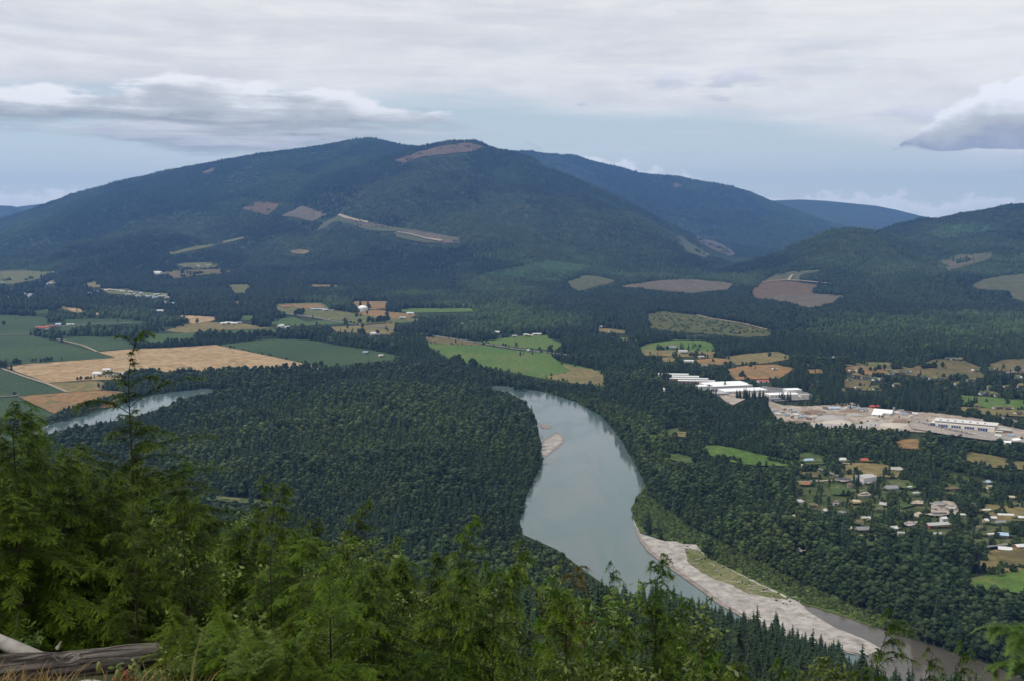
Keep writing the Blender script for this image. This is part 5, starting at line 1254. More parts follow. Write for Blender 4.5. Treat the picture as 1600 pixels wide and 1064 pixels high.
def far_zone(name, y0, y1, sp, meshes, label, seed, h=22, umax=.50, tilt=True, sc0=1.0, fr=(0, .5, .9)):
    x, y, z, rng = grid_pts(y0, y1, sp, umax, .42, seed)
    k = ~hidden(x, y, z, h); x, y, z = x[k], y[k], z[k]
    px_, py_ = project(x, y, z); den = look(DENS, px_, py_, 1.0)
    k = (allowed(x, y, z, h, fr) | ((y > 6300) & (rng.random(len(x)) < .07))) & (rng.random(len(x)) < den*np.where(den < .95, sstep(fbm(x/160, y/160, 2, 12), .2, .6)*1.4, 1))
    x, y, z = x[k], y[k], z[k]; px_, py_ = px_[k], py_[k]; n = len(x)
    e = 25.0; gx = (hm(x+e, y)-hm(x-e, y))/(2*e); gy = (hm(x, y+e)-hm(x, y-e))/(2*e)
    az_ = rng.integers(0, 4, n)*math.pi/2+rng.uniform(-.3, .3, n)
    rot = np.stack([np.arctan(gy)*tilt*.9, -np.arctan(gx)*tilt*.9, az_], -1)
    # euler XYZ: the z spin comes last, so tilt must be turned back by the spin
    c_, s_ = np.cos(az_), np.sin(az_); tx = gx*c_+gy*s_; ty = -gx*s_+gy*c_
    rot[:, 0] = np.arctan(ty)*.9; rot[:, 1] = -np.arctan(tx)*.9
    hs = look(HSC, px_, py_, 1.0); s0 = sc0*rng.uniform(.75, 1.25, n)*(.7+.7*fbm(x/350, y/500, 3, 6))*np.where(hs < .7, .6, 1)
    tn = look(TNT, px_, py_, 0.)*rng.uniform(.6, 1.1, n)+np.clip(sstep(fbm(x/800, y/1300, 4, 41), .48, .60)*.8*rng.uniform(.6, 1, n), 0, 1)
    cx_ = x/520+1.3*fbm(x/700, y/700, 2, 61); cy_ = y/900+1.3*fbm(x/700, y/700, 2, 62)
    blk = hsh(np.floor(cx_).astype(np.int64), np.floor(cy_).astype(np.int64), 5); tn = tn+np.where(blk > .72, .32, 0)*rng.uniform(.6, 1, n); s0 = s0*np.where(blk > .72, .7, 1.0)
    scatter(name, meshes, np.stack([x, y, z-1.0], -1), rot, np.stack([s0*1.1, s0*1.1, s0], -1), rng.integers(0, len(meshes), n), np.clip(tn, 0, 1), label)
    print(name, n)
far_zone('valley_forest', 3500, 6600, 21, FARM, 'dark mixed forest spread over the far valley floor', 11)
far_zone('mountain_forest', 6600, 12600, 54, FARM2, 'dark conifer forest covering the long mountain', 12)
far_zone('ridge_forest', 12600, 17200, 70, FARM2, 'blue hazed forest on the ridge behind the mountain', 13, sc0=1.3)
# willows and low shrubs along the right bank
x, y, z, rng = grid_pts(900, 2600, 4.2, .5, .46, 19); px_, py_ = project(x, y, z)
hs = look(HSC, px_, py_, 1.0); k = (hs < .5) & (y > yfoot(x, y)) & allowed(x, y, z, np.full(len(x), 3.0), (0, .7)) & (rng.random(len(x)) < .8)
n = k.sum(); scatter('riverside_shrubs', SHR, np.stack([x, y, z], -1)[k], np.stack([np.zeros(n), np.zeros(n), rng.uniform(0, 6.28, n)], -1), rng.uniform(.6, 1.6, (n, 1))*np.ones((1, 3)), rng.integers(0, 4, n), rng.uniform(.5, 1.0, n), 'low willow scrub along the right river bank')
# sparse bushes on the bar and the scrubby hillside
pts_ = [(r_.uniform(1070, 1235), 0) for _ in range(70)]
pts_ = [(p[0], 862+(p[0]-1070)*.46+r_.uniform(-10, 12)) for p in pts_]+[(r_.uniform(1010, 1205), r_.uniform(489, 524)) for _ in range(420)]
pts_ = [p for p in pts_ if p[1] > 520 or pip([(1008,493),(1040,488),(1089,494),(1130,502),(1212,520),(1200,526),(1170,528),(1116,524),(1060,520),(1010,513)], np.array([p[0]]), np.array([p[1]]))[0]]
pa = np.array(pts_); sx_, sy_, sz_ = march(pa[:, 0], pa[:, 1]); n = len(pa)
scatter('scrub_bushes', SHR, np.stack([sx_, sy_, sz_], -1), np.stack([np.zeros(n)]*2+[RNG.uniform(0, 6.28, n)], -1), (np.where(sy_ > 3000, 2.2, .6)*RNG.uniform(.6, 1.3, n))[:, None]*np.ones((1, 3)), RNG.integers(0, 4, n), RNG.uniform(0, .6, n), 'scattered bushes on the scrubby hillside and gravel bar')
# ================================================================ foreground: saplings, bushes, log, plants
cam.dof.use_dof = True; cam.dof.focus_distance = 400.0; cam.dof.aperture_fstop = 8.0
F_HEM = foliage('hemlock_needles', (.025,.060,.004), (.054,.106,.006), (.17,.25,.016), transl=.38, nscale=1.6, rough=.6, tipattr=True)
F_YEL = foliage('yellowed_needles', (.11,.085,.012), (.16,.115,.018), (.22,.16,.03), transl=.35, nscale=1.6, tipattr=True)
F_BUSH = foliage('bush_leaves', (.028,.066,.007), (.052,.104,.012), (.24,.30,.08), transl=.30, nscale=2.2, rough=.38, tipattr=True)
F_FIR = foliage('fir_needles', (.05,.10,.02), (.08,.14,.03), (.14,.22,.05), transl=.35, nscale=2, tipattr=True)
TWIG = plain('twig_bark', (.035,.027,.018), .9, var=.3, scale=6)

def tube(P, r, n=5):
    """polyline tube: P (k,3), r (k,)"""
    P = np.asarray(P, float); r = np.asarray(r, float); T_ = np.gradient(P, axis=0); T_ /= np.linalg.norm(T_, axis=1)[:, None]+1e-9
    up = np.array([0, 0, 1.0]) if abs(T_[0, 2]) < .8 else np.array([1.0, 0, 0])
    A_ = np.cross(T_, up); A_ /= np.linalg.norm(A_, axis=1)[:, None]+1e-9; B_ = np.cross(T_, A_)
    a = np.arange(n)*2*math.pi/n
    V = (P[:, None]+(A_[:, None]*np.cos(a)[None, :, None]+B_[:, None]*np.sin(a)[None, :, None])*r[:, None, None]).reshape(-1, 3)
    i, j = np.meshgrid(np.arange(len(P)-1), np.arange(n), indexing='ij')
    F = np.stack([i*n+j, i*n+(j+1) % n, (i+1)*n+(j+1) % n, (i+1)*n+j], -1).reshape(-1, 4)
    return V, F
def sapling(seed, H, Lf, step=.065, per=2.2, twig=.14, nn=8, need=.027, nw=.012, e0=.45, droop=.62, bend=.16, wind=.12, tip0=.55):
    """returns trunk (V,F), branches (V,F), foliage V, F, tip"""
    rng = np.random.default_rng(seed)
    zz = np.linspace(0, H, 26); k = np.clip((zz-(H-.75))/.75, 0, 1)
    wob = .02*H*(vnoise(zz*.6+seed, zz*0, 1)-.5)
    TP = np.stack([wob+bend*k**2, .6*wob, zz-.28*bend*k**3], -1)
    TR = .0085*H*(1-zz/H)**.8*.42+.003
    tr = tube(TP, TR, 7)
    BV = []; BF = []; nb = 0; NV = []; TIPS = []
    d_ = .02
    while d_ < H-.25:
        z = H-d_; L0 = Lf(d_)
        tp = np.array([np.interp(z, zz, TP[:, i]) for i in range(3)])
        for q in range(int(per)+(rng.random() < per-int(per))):
            a = rng.uniform(0, 2*math.pi); L = L0*rng.uniform(.62, 1.18)
            if L < .04: continue
            d = np.array([math.cos(a), math.sin(a), 0.]); d[0] += .25*wind/.12*(d_ < 1.5); d /= np.linalg.norm(d)
            young = np.exp(-d_/.9)
            up = e0*rng.uniform(.7, 1.3)+young*.75; dr = droop*rng.uniform(.7, 1.3)+young*.45
            m = max(4, int(L/.10)); t = np.linspace(0, 1, m)
            P = tp+d[None]*(L*t)[:, None]; P[:, 2] += L*(up*t-dr*t**2); P[:, 0] += wind*L*t**2
            P += rng.normal(0, .008, P.shape)*t[:, None]
            v, f = tube(P, (.0022+.0045*L)*(1-t*.85), 4); BV.append(v); BF.append(f+nb); nb += len(v)
            # twigs on both sides
            nt_ = max(4, int(L/.011)); tt = np.sort(rng.uniform(.06 if L < .5 else .16, 1.0, nt_))
            C_ = np.stack([np.interp(tt, t, P[:, i]) for i in range(3)], -1)
            T2 = np.stack([np.interp(tt, t, np.gradient(P[:, i])) for i in range(3)], -1); T2 /= np.linalg.norm(T2, axis=1)[:, None]
            sd = np.cross(T2, [0, 0, 1.0]); sd /= np.linalg.norm(sd, axis=1)[:, None]+1e-9
            sg = np.where(np.arange(nt_) % 2 == 0, 1, -1)[:, None]
            tl = np.minimum(twig, (.05+.40*L*(1.02-tt)**.75*np.clip(tt*3, .3, 1)))*rng.uniform(.6, 1.2, nt_)
            D = T2*.6+sd*sg*.72+rng.normal(0, .36, (nt_, 3)); D /= np.linalg.norm(D, axis=1)[:, None]
            # the branch's own axis carries needles too
            na = max(3, int(L/.10)); ta = np.linspace(.25, .97, na)
            C_ = np.concatenate([C_, np.stack([np.interp(ta, t, P[:, i]) for i in range(3)], -1)]); Dax = np.stack([np.interp(ta, t, np.gradient(P[:, i])) for i in range(3)], -1)
            D = np.concatenate([D, Dax/np.linalg.norm(Dax, axis=1)[:, None]]); tl = np.concatenate([tl, np.full(na, .13)]); tt = np.concatenate([tt, ta])
            s = (np.arange(nn)+.5)/nn
            C3 = C_[:, None]+D[:, None]*(tl[:, None]*s[None])[..., None]; C3[..., 2] -= (.55*tl[:, None]*s[None]**2)
            S2 = np.cross(D, [0, 0, 1.0]); S2 /= np.linalg.norm(S2, axis=1)[:, None]+1e-9
            for side in (1, -1):
                nd = D[:, None]*.45+S2[:, None]*side*.85+rng.normal(0, .22, C3.shape); nd /= np.linalg.norm(nd, axis=-1)[..., None]
                ln = need*(1.05-.45*s[None, :, None])*rng.uniform(.7, 1.2, C3.shape[:2]+(1,))
                p2 = C3+nd*ln; w_ = D[:, None]*nw*.5
                tri = np.stack([C3-w_, C3+w_, p2+w_*.35], 2).reshape(-1, 3); NV.append(tri)
                tv = np.clip((s[None]*.6+tt[:, None]*.5-tip0)*1.6, 0, .75)*np.ones(C3.shape[:2]); TIPS.append(np.repeat(tv.ravel(), 3))
        d_ += step*rng.uniform(.6, 1.4)*(1+.03*d_)
    NV = np.concatenate(NV); TIPS = np.concatenate(TIPS)
    return tr, (np.concatenate(BV), np.concatenate(BF)), NV, np.arange(len(NV)).reshape(-1, 3), TIPS
def tipmesh(name, V, F, mat, tip):
    me = mesh_np(name, V, F, [mat]); a = me.attributes.new('tip', 'FLOAT', 'POINT'); a.data.foreach_set('value', tip.astype(np.float32)); return me
def leaderL(d):
    if d < .17: return .26
    if d < .56: return .08
    if d < .84: return .46
    if d < 1.0: return .15
    if d < 1.2: return .80
    if d < 1.5: return .25
    return min(1.9, .85+.40*(d-1.5))
cone = lambda k, mx, a=.10: (lambda d: min(mx, a+k*d))
VAR = [  # seed, H, length function, options
    (1, 7.4, leaderL, dict(e0=.55, droop=.45, step=.07, per=1.9)),
    (2, 6.5, cone(.44, 1.9), dict(e0=.35, droop=.55)),
    (3, 5.5, cone(.38, 1.6), dict(bend=.25)),
    (4, 4.5, cone(.30, 1.0, .16), dict(step=.12, e0=.6, bend=.22, per=1.6)),
    (5, 7.5, cone(.34, 2.3, .2), dict(droop=.75, e0=.3, twig=.2)),
    (6, 5.0, cone(.46, 1.5), dict(bend=.16, wind=.2)),
]
SAP = []
for seed, H, Lf, kw in VAR:
    tr, br, nv, nf, tip = sapling(seed, H, Lf, **kw)
    SAP.append((H, mesh_np('sapling_trunk', tr[0], [tr[1]], [TWIG], True), mesh_np('sapling_branches', br[0], [br[1]], [TWIG], True), tipmesh('sapling_foliage', nv, nf, F_HEM, tip)))
    print('sapling', len(nf))
tr, br, nv, nf, tip = sapling(9, 3.2, cone(.45, 1.0, .15), need=.035, nw=.007, nn=26, step=.09, per=1.4)
FIR = (3.2, mesh_np('fir_trunk', tr[0], [tr[1]], [TWIG], True), mesh_np('fir_branches', br[0], [br[1]], [TWIG], True), tipmesh('fir_foliage', nv, nf, F_FIR, tip))
tr, br, nv, nf, tip = sapling(12, 4.5, cone(.30, 1.0, .12), step=.11, per=1.5)
YEL = (4.5, mesh_np('yellow_trunk', tr[0], [tr[1]], [TWIG], True), mesh_np('yellow_branches', br[0], [br[1]], [TWIG], True), tipmesh('yellow_foliage', nv, nf, F_YEL, tip))

def bush(seed, H=3.6, ns=13, nl=300, leaf=.034):
    rng = np.random.default_rng(seed); SV = []; SF = []; b = 0; LV = []; TP_ = []
    for k in range(ns):
        a = k*2.4+rng.uniform(-.4, .4); L = H*rng.uniform(.7, 1.08); out_ = rng.uniform(.15, .42)*H*.75; m = 12; t = np.linspace(0, 1, m)
        P = np.stack([math.cos(a)*out_*t**1.2+.15*L*t**3, math.sin(a)*out_*t**1.2, L*t-.12*L*t**3], -1)+rng.normal(0, .02, (m, 3))*t[:, None]
        v, f = tube(P, .012*(1-t*.85), 4); SV.append(v); SF.append(f+b); b += len(v)
        for q in range(9):
            t0 = rng.uniform(.3, .98); p0 = np.array([np.interp(t0, t, P[:, i]) for i in range(3)]); a2 = rng.uniform(0, 6.28); l2 = (.75*(1.05-t0)+.14)*rng.uniform(.6, 1.2)
            P2 = p0+np.array([math.cos(a2)*l2, math.sin(a2)*l2, l2*.75])[None]*np.linspace(0, 1, 5)[:, None]
            v, f = tube(P2, np.linspace(.005, .0015, 5), 3); SV.append(v); SF.append(f+b); b += len(v)
            n = nl//9+6; tt = rng.uniform(.1, 1.05, n); c_ = p0+(P2[-1]-p0)*tt[:, None]+rng.normal(0, .035, (n, 3))
            N = rng.normal(0, 1, (n, 3))+np.array([0, 0, .8]); N /= np.linalg.norm(N, axis=1)[:, None]
            A_ = np.cross(N, rng.normal(0, 1, (n, 3))); A_ /= np.linalg.norm(A_, axis=1)[:, None]; B_ = np.cross(N, A_)
            s = leaf*rng.uniform(.6, 1.25, (n, 1)); fold = N*s*.25
            LV.append(np.stack([c_-A_*s, c_-B_*s*.42-fold, c_+A_*s, c_+B_*s*.42-fold], 1).reshape(-1, 3)); TP_.append(np.repeat(np.clip(tt*t0*rng.uniform(.0, .8, n), 0, 1), 4))
    LV = np.concatenate(LV)
    return (np.concatenate(SV), np.concatenate(SF)), LV, np.arange(len(LV)).reshape(-1, 4), np.concatenate(TP_)
BUS = []
for i, (H, ns) in enumerate([(3.6, 13), (3.0, 11), (4.2, 14)]):
    st, lv, lf, tp = bush(700+i, H, ns); BUS.append((H, mesh_np('bush_stems', st[0], [st[1]], [TWIG], True), tipmesh('bush_leaves', lv, lf, F_BUSH, tp)))

def place_sap(kind, px, py, Y, label, group=None, rot=0.0, wide=1.0, name='hemlock_sapling', cat='hemlock', tint=0.0, hcap=None):
    u, s = px2us(px, py); x = float(u*Y); zt = CAMZ+float(s)*Y; zg = float(hm(x, Y))-.1
    src = kind if isinstance(kind, tuple) else SAP[kind]
    h = zt-zg
    if h < .5: return None
    sc = h/src[0]; sxy = min(max(sc, .6), 1.15)*wide
    o = empty(name, (x, Y, zg), rot); o.scale = (sxy, sxy, sc); tag(o, label, cat, group)
    link('trunk', src[1], o)
    if len(src) == 4: link('branches', src[2], o)
    f = link('foliage' if len(src) == 4 else 'leaves', src[-1], o); f['tint'] = tint
    return o
KEY = [
 (0, 207, 521, 14.0, 'tallest hemlock with a bare thin leader standing above the stubble field', -.1, 1.0),
 (4, 12, 626, 10.5, 'broad drooping hemlock filling the left border of the view', .5, 1.1),
 (4, 52, 640, 12.5, 'dense hemlock just right of the broad one at the left border', 2.2, .9),
 (1, 118, 690, 15.5, 'hemlock between the left mass and the tallest leader', 1.1, .9),
 (2, 262, 722, 15.0, 'wide hemlock whose arms reach right of the tallest leader', .4, 1.1),
 (5, 330, 775, 17.0, 'hemlock below the hidden road in the island wood', 3.0, 1.1),
 (2, 398, 800, 14.0, 'bushy hemlock left of the arching leader', 1.6, 1.0),
 (1, 436, 752, 17.0, 'hemlock with long right pointing branches below the hidden road', .2, 1.0),
 (3, 400, 742, 18.0, 'thin hemlock leader beside the hidden road', .3, .8),
 (2, 556, 778, 17.5, 'tall hemlock top standing before the dark conifers', .1, .8),
 (5, 500, 812, 15.0, 'hemlock crown low between two taller leaders', 2.0, 1.0),
 (1, 676, 862, 13.0, 'wide hemlock with long horizontal arms at the lower middle', .6, 1.1),
 (2, 722, 802, 17.0, 'hemlock with a thick tuft and leaning tip near the middle', .1, .8),
 (3, 752, 880, 15.0, 'small hemlock tip just right of the tufted one', 1.0, .9),
 (3, 800, 842, 17.5, 'slender hemlock with hooked leader left of the yellowed one', .0, .9),
 (3, 842, 900, 13.0, 'hemlock with drooping hooked tips beside the yellowed one', .2, 1.0),
 (3, 945, 876, 19.0, 'thin hooked leader against the dark river bank trees', .2, .7),
 (2, 925, 940, 14.0, 'hemlock low between the yellowed one and the river leader', 1.9, .9),
 (5, 1018, 862, 14.5, 'tall hemlock whose tip crosses the river and gravel bar', .1, .8),
 (2, 1060, 935, 16.0, 'hemlock shoulder right of the river crossing leader', .8, .8),
 (5, 1125, 1000, 13.0, 'low hemlock below the small slope conifers', 2.5, .9),
 (3, 1205, 1030, 11.0, 'small hemlock tip at the lower border under the gravel bar', .5, .8),
 (3, 1372, 950, 10.5, 'spindly hemlock standing before the brown shallow water', .1, .75),
 (3, 1440, 1010, 9.5, 'bent hooked sapling tip before the shallow water', .1, .5),
 (3, 1492, 1000, 10.0, 'thin sapling right of the bent hooked tip', .3, .5),
 (2, 610, 838, 19.0, 'hemlock behind the pale leaved willow bush', .9, .8),
 (4, 92, 705, 11.5, 'wide drooping hemlock low beside the left mass', 1.0, 1.2),
 (5, 150, 735, 12.0, 'hemlock filling the gap left of the tallest leader', 2.0, 1.2),
 (4, 300, 775, 12.0, 'drooping hemlock right of the tallest leader above the log end', 3.3, 1.1),
 (1, 20, 770, 9.8, 'dark hemlock skirt behind the white branch', 4.3, 1.2),
 (1, 160, 760, 13.0, 'thick hemlock under the tallest leader, left side', 2.9, 1.1),
 (1, 245, 800, 12.5, 'thick hemlock under the tallest leader, right side', 4.1, 1.1),
]
for v, px_, py_, Y_, lab, rt, wd in KEY: place_sap(v, px_, py_, Y_, lab, None, rt, wd)
place_sap(YEL, 882, 880, 15.5, 'yellowed dying hemlock with ochre needles', None, .2, 1.1, cat='hemlock')
place_sap(FIR, 1660, 985, 2.7, 'bright green young fir reaching in at the lower right corner', None, 2.6, 1.0, name='fir_sapling', cat='fir')
BK = [(0, 480, 930, 11, 'large pale leaved willow bush at the lower left of the middle'), (2, 612, 835, 16, 'narrow willow bush with pale tips left of the wide hemlock'), (1, 560, 900, 14, 'willow bush between hemlocks with small glossy leaves'),
      (0, 845, 925, 12, 'willow bush with white glinting leaves below the yellowed hemlock'), (1, 790, 945, 11, 'low willow bush beside the wide armed hemlock'), (2, 915, 985, 10, 'willow bush glinting at the lower border under the river'),
      (0, 1170, 1030, 9.5, 'willow bush at the lower border right of the river leader'), (1, 1250, 1040, 9, 'small willow bush below the gravel bar'), (2, 345, 850, 13, 'willow bush rising before the left hemlocks'), (1, 305, 790, 15, 'leafy top with pale yellow leaves under the island wood')]
for k, px_, py_, Y_, lab in BK: place_sap(BUS[k], px_, py_, Y_, lab, None, random.uniform(0, 6), 1.0, name='willow_bush', cat='bush', tint=.2)
# the crowd of young trees between them
sk = lambda p: float(np.interp(p, np.arange(1600), fg))
rf = random.Random(99); cnt = 0
for Y_, n in ((8.5, 20), (10.5, 30), (12.5, 32), (15, 32), (18, 28), (23, 30), (30, 34), (40, 36)):
    for k in range(n):
        px_ = -60+(k+rf.random())/n*1720; Yq = Y_*rf.uniform(.92, 1.1)
        u = float(px2us(px_, 900)[0]); zg = float(hm(u*Yq, Yq))
        if Y_ < 10 and px_ < 420: continue
        h = rf.uniform(3.0, 6.0)*(1 if Y_ < 25 else 1.35); top = zg+h; pt_ = float(us2px(u, (top-CAMZ)/Yq)[1])
        lim = sk(min(max(px_, 0), 1599))+rf.uniform(10, 60)
        pt_ = max(pt_, lim)
        if pt_ > 1085: continue
        isb = rf.random() < .22
        if px_ < 330: isb = False
        band = 'at the left below the tallest leader' if px_ < 400 else 'at the lower middle of the slope' if px_ < 1000 else 'at the lower right of the slope'
        if isb: place_sap(BUS[rf.randrange(3)], px_, pt_, Yq, 'leafy green bush crowded among hemlocks '+band, 'bushes crowded among the hemlocks '+band, rf.uniform(0, 6), 1.0, 'willow_bush', 'bush', 0.1)
        else: place_sap(rf.choice([1, 2, 2, 5, 5, 3, 4]), px_, pt_, Yq, 'green hemlock sapling in the crowded thicket '+band, 'hemlock saplings crowded '+band, rf.uniform(-.8, .8)+rf.choice([0, 0, 2, 4]), rf.uniform(.85, 1.15), tint=rf.choice([0, 0, 0, .15, .3]))
        cnt += 1
print('thicket', cnt)
# young growth further down the slope, one mass
x, y, z, rng = grid_pts(7.2, 100, 1.7, .56, .46, 51)
keep = (y > 11) | (x > -1.4) | (x < -3.3) | ((x > -2.35) & (y > 8.4)); keep &= rng.random(len(x)) < np.where(y < 30, .55, .8); x, y, z = x[keep], y[keep], z[keep]; n = len(x)
px_, _ = project(x, y, z); h = rng.uniform(1.0, 2.6, n)*np.where(y > 40, 2.0, np.where(y < 11, .3, 1.0))
lim = np.interp(px_, np.arange(1600), fg)+40; _, pt_ = project(x, y, z+h)
k = (pt_ > lim); x, y, z, h = x[k], y[k], z[k], h[k]; n = len(x)
vr = rng.integers(0, 3, n)
scatter('young_growth', [SAP[2][3], SAP[5][3], BUS[0][2]], np.stack([x, y, z-.15], -1), np.stack([np.zeros(n)]*2+[rng.uniform(0, 6.28, n)], -1), (h/np.array([5.5, 5.0, 3.6])[vr])[:, None]*np.array([[1.5, 1.5, 1.0]]), vr, np.zeros(n), 'low tangled undergrowth of young hemlock and bushes on the slope')
print('young growth', n)

gx_, gy_ = np.meshgrid(np.arange(-3.1, .4, .17), np.arange(7.3, 10.6, .16)); gr = np.random.default_rng(61)
gx_ = gx_.ravel()+gr.uniform(-.08, .08, gx_.size); gy_ = gy_.ravel()+gr.uniform(-.08, .08, gy_.size); k = (gx_ > -1.95) | (gy_ > 9.3) | ((gx_ > -2.8) & (gy_ > 7.7) & (gx_ > -.36*gy_+.25)); gx_ = gx_[k]; gy_ = gy_[k]; n = len(gx_); vr = gr.integers(0, 3, n)
scatter('ground_cover', [SAP[5][3], BUS[0][2], BUS[1][2]], np.stack([gx_, gy_, hm(gx_, gy_)-.02], -1), np.stack([np.zeros(n)]*2+[gr.uniform(0, 6.28, n)], -1), gr.uniform(.05, .13, (n, 1))*np.array([[1.5, 1.5, 1.0]]), vr, gr.uniform(0, .5, n), 'low green ground cover beyond the end of the log')
# ---------------------------------------------------------------- logs
m, nt, out = new_mat('weathered_log'); p = principled(nt, out, .85, .2)
tcn = nt.nodes.new('ShaderNodeTexCoord'); mp = nt.nodes.new('ShaderNodeMapping'); nt.links.new(tcn.outputs['Object'], mp.inputs['Vector']); mp.inputs['Scale'].default_value = (.55, 9, 9)
g1 = noise(mp.outputs[0], 3.2, 8, .7, .6); g2 = noise(mp.outputs[0], .8, 4, .6, 1)
col = mix(smooth(g1, .42, .58), (.030,.023,.019), (.20,.175,.155)); col = mix(smooth(g2, .55, .72), col, (.02,.016,.013)); nt.links.new(col, p.inputs['Base Color'])
bp = nt.nodes.new('ShaderNodeBump'); bp.inputs['Strength'].default_value = 1.0; bp.inputs['Distance'].default_value = .05; nt.links.new(g1.k, bp.inputs['Height']); nt.links.new(bp.outputs[0], p.inputs['Normal'])
M_LOG = m; M_PALE = plain('bleached_wood', (.30,.275,.25), .8, var=.35, scale=7)
def log_mesh(L, r0, r1, seed, notch=None, n=28, m_=70, rough=.12):
    rng = np.random.default_rng(seed); t = np.linspace(0, 1, m_); a = np.arange(n)*2*math.pi/n; V = []
    for q in t:
        r = r0+(r1-r0)*q
        rr = r*(1+rough*(vnoise(a/(2*math.pi)*9+seed, np.full(n, q*3.0), 3)-.5)*2+rough*.8*(vnoise(a/(2*math.pi)*26, np.full(n, q*6), 8)-.5))
        if notch:
            for (qt, qa, wt, wa, dp) in notch: rr = rr*(1-dp*np.exp(-((q-qt)/wt)**2-((np.mod(a-qa+math.pi, 2*math.pi)-math.pi)/wa)**2))
        cx = q*L; cy = .03*L*math.sin(q*2.3+seed); V.append(np.stack([np.full(n, cx)+(rng.normal(0, .006, n) if q in (0, 1) else 0), cy+rr*np.cos(a), rr*np.sin(a)], -1))
    V = np.concatenate(V); i, j = np.meshgrid(np.arange(m_-1), np.arange(n), indexing='ij')
    F = np.stack([i*n+j, i*n+(j+1) % n, (i+1)*n+(j+1) % n, (i+1)*n+j], -1).reshape(-1, 4)
    V = np.concatenate([V, [[0, 0, 0], [L-.02, .03*L*math.sin(2.3+seed), 0]]]); c0 = len(V)-2
    T3 = [[c0, (k+1) % n, k] for k in range(n)]+[[c0+1, (m_-1)*n+k, (m_-1)*n+(k+1) % n] for k in range(n)]
    return V, [F, np.array(T3)]
def pt3(px, py, Y):
    u, s = px2us(px, py); return Vector((float(u)*Y, Y, CAMZ+float(s)*Y))
def lay(o, a, b):
    d = b-a; o.location = a; o.rotation_euler = d.to_track_quat('X', 'Z').to_euler()
a_ = pt3(-150, 1070, 7.3); b_ = pt3(240, 1023, 9.0)
v, f = log_mesh((b_-a_).length, .15, .115, 3, notch=[(.56, 1.9, .035, .5, .55), (.66, 1.5, .10, .22, .25), (.85, 2.4, .2, .15, .12), (.3, 2.2, .2, .15, .15)])
lg = link('fallen_log', mesh_np('fallen_log', v, f, [M_LOG], True)); lay(lg, a_, b_); tag(lg, 'thick weathered grey log lying at the lower left corner', 'log')
a_ = pt3(-110, 958, 8.9); b_ = pt3(64, 1034, 8.6)
v, f = log_mesh((b_-a_).length, .05, .062, 6, n=16, m_=40, rough=.06)
lg2 = link('fallen_branch', mesh_np('fallen_branch', v, f, [M_PALE], True)); lay(lg2, a_, b_); tag(lg2, 'bleached white branch leaning behind the thick log', 'branch')
# pale stump piece, stones and splinters
rs = np.random.default_rng(8)
def stone(px, py, Y, r, sq, lab, mat, name='rock', cat='rock'):
    c = pt3(px, py, Y); v, f = blob((0, 0, 0), 1, rs, sq, .18); o = link(name, mesh_np(name, v*np.array([r*1.35, r, r]), [f], [mat], True), None, c); tag(o, lab, cat)
    md = o.modifiers.new('smooth', 'SUBSURF'); md.levels = 1; md.render_levels = 2
stone(138, 1084, 6.9, .125, .75, 'pale rounded rock before the thick log', M_PALE)
o = MB().cyl(0, 0, -.03, .045, .018, .003, n=5).build('wood_splinter', M_PALE, None, pt3(92, 1008, 8.35)); o.rotation_euler = (.2, .5, .3); tag(o, 'small pale wood splinter sticking up from the thick log', 'splinter')
# leafy plants beside the log
def plant(px, py, Y, h, n, leaf, mat, label, name='leafy_plant', cat='plant', spread=.5, seed=0, width=.42, group=None):
    rng = np.random.default_rng(seed+int(abs(px))); c = pt3(px, py, Y); SV = []; SF = []; b = 0; LV = []
    for k in range(n):
        a = rng.uniform(0, 6.28); L = h*rng.uniform(.6, 1.1); t = np.linspace(0, 1, 7)
        P = np.stack([math.cos(a)*spread*L*t**1.6, math.sin(a)*spread*L*t**1.6, L*t], -1); v, f = tube(P, .004*(1-t*.8), 3); SV.append(v); SF.append(f+b); b += len(v)
        m2 = 9; tt = rng.uniform(.25, 1.02, m2); q = np.stack([np.interp(tt, t, P[:, i]) for i in range(3)], -1)
        D = rng.normal(0, 1, (m2, 3)); D[:, 2] = abs(D[:, 2])*.6; D /= np.linalg.norm(D, axis=1)[:, None]; Sx = np.cross(D, rng.normal(0, .5, (m2, 3))+[0, 0, 1]); Sx /= np.linalg.norm(Sx, axis=1)[:, None]
        s = leaf*rng.uniform(.6, 1.2, (m2, 1)); LV.append(np.stack([q, q+D*s*.5-Sx*s*width*.5, q+D*s-[0, 0, leaf*.15], q+D*s*.5+Sx*s*width*.5], 1).reshape(-1, 3))
    LV = np.concatenate(LV); o = empty(name, c); tag(o, label, cat, group)
    link('stem', mesh_np('plant_stem', np.concatenate(SV), [np.concatenate(SF)], [TWIG]), o); link('leaves', tipmesh('plant_leaves', LV, np.arange(len(LV)).reshape(-1, 4), mat, rng.uniform(0, .8, len(LV))), o)
plant(48, 1034, 9.1, .30, 9, .085, F_FIR, 'bright green leafy plant behind the log beside the white branch', seed=1)
plant(36, 1040, 8.9, .20, 7, .07, F_FIR, 'lower yellow green plant at the foot of the white branch', seed=2)
plant(116, 1018, 9.6, .22, 8, .07, F_BUSH, 'small green plant behind the middle of the log', seed=3)
RL = foliage('red_leaves', (.16,.02,.015), (.22,.035,.015), (.20,.12,.03), transl=.3, nscale=3, tipattr=True)
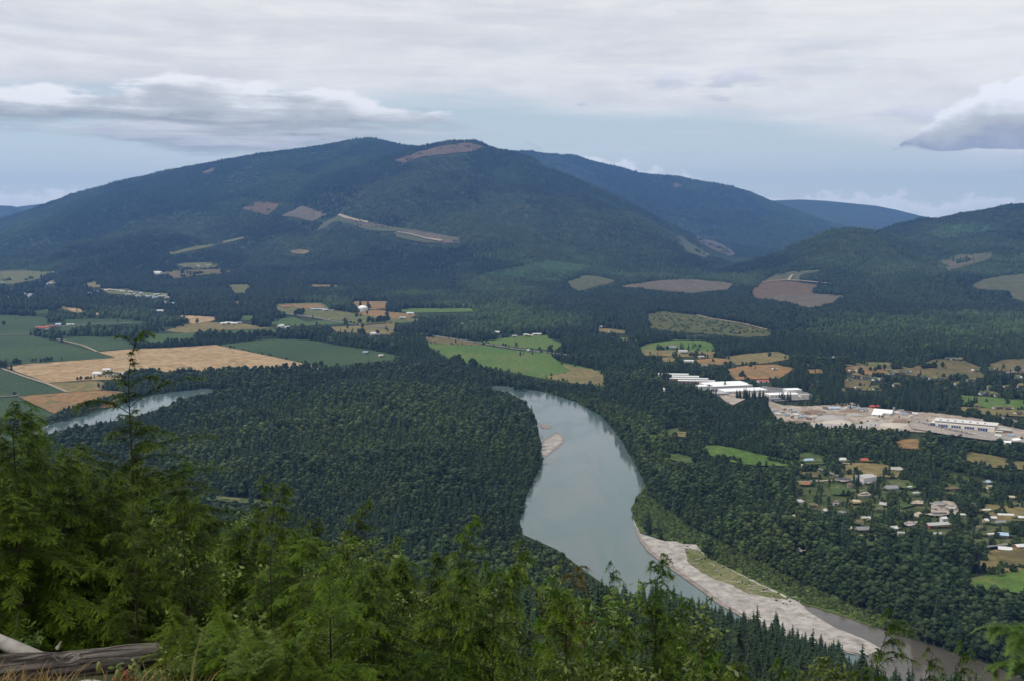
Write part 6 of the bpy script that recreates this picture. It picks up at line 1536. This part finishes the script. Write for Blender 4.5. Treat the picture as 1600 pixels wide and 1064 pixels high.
for i, (px_, py_, Y_, h_, mt, lb) in enumerate([(205,1080,7.4,.26,F_BUSH,'low green plant right of the pale rock'),(262,1085,7.6,.30,F_BUSH,'green and yellow plant with red leaf tips below the log end'),(282,1078,8.0,.24,F_YEL,'yellow orange bramble right of the log end'),(192,1082,7.2,.18,RL,'small red leaved sprig before the log'),(276,1072,8.1,.17,RL,'red leaved sprig beside the yellow bramble'),(232,1085,7.3,.2,F_FIR,'bright low plant between the two red sprigs'),(330,1085,8.0,.24,F_BUSH,'green plant at the foot of the dry grass blade')]):
    plant(px_, py_, Y_, h_, 9, .035 if mt in (RL, F_YEL) else .055, mt, lb, seed=20+i)
# grasses
GRS = plain('dry_grass_blade', (.30,.20,.08), .8, var=.4, scale=8); GRG = plain('green_gold_blade', (.16,.16,.045), .7, var=.4, scale=8)
def blade(V_, F_, base, L, w, ax_, ay_, rng):
    t = np.linspace(0, 1, 6); P = np.stack([base[0]+ax_*L*t**1.8, base[1]+ay_*L*t**1.8, base[2]+L*t*(1-.15*t)], -1); b = sum(len(v) for v in V_)
    s = np.array([math.cos(rng.uniform(-.5, .5)), math.sin(rng.uniform(-.5, .5)), 0]); ww = (w*(1-t**2*.9))[:, None]; V_.append(np.concatenate([P-s*ww, P+s*ww, ])); 
    F_ += [(b+i, b+i+1, b+i+7, b+i+6) for i in range(5)]
V_, F_ = [], []; rg = np.random.default_rng(3); base = pt3(297, 1110, 4.4)
blade(V_, F_, base, .42, .0075, .16, 0, rg); blade(V_, F_, base+Vector((.01, 0, 0)), .22, .004, .3, 0, rg)
tag(link('grass_stalk', mesh_np('grass_stalk', np.concatenate(V_), [np.array(F_)], [GRG])), 'tall dry grass blade rising near the lower left', 'grass stalk')
for i, (px_, py_, lb) in enumerate([(136,1066,'seed headed grass stalk before the pale rock, left one'),(165,1078,'seed headed grass stalk before the pale rock, right one')]):
    V_, F_ = [], []; base = pt3(px_, py_+30, 5.6); blade(V_, F_, base, .20, .002, .35, 0, rg)
    o = empty('seed_grass', base); tag(o, lb, 'grass stalk'); me = mesh_np('stalk', np.concatenate(V_)-np.array(base), [np.array(F_)], [GRS]); link('stalk', me, o)
    v, f = blob((.072, 0, .19), .012, rg, 3.0, .3); link('seed_head', mesh_np('seed_head', v, [f], [GRG]), o)
V_, F_ = [], []
for k in range(420):
    px_ = rg.uniform(-60, 75) if k < 260 else rg.uniform(70, 330); base = pt3(px_, rg.uniform(1066, 1100), rg.uniform(6.0, 7.6)); blade(V_, F_, base, rg.uniform(.06, .20), .0025, rg.uniform(-.5, .9), rg.uniform(-.3, .3), rg)
tag(link('dry_grass', mesh_np('dry_grass', np.concatenate(V_), [np.array(F_)], [GRS])), 'orange brown dry grass around the log', None, None, 'stuff')
build_haze()
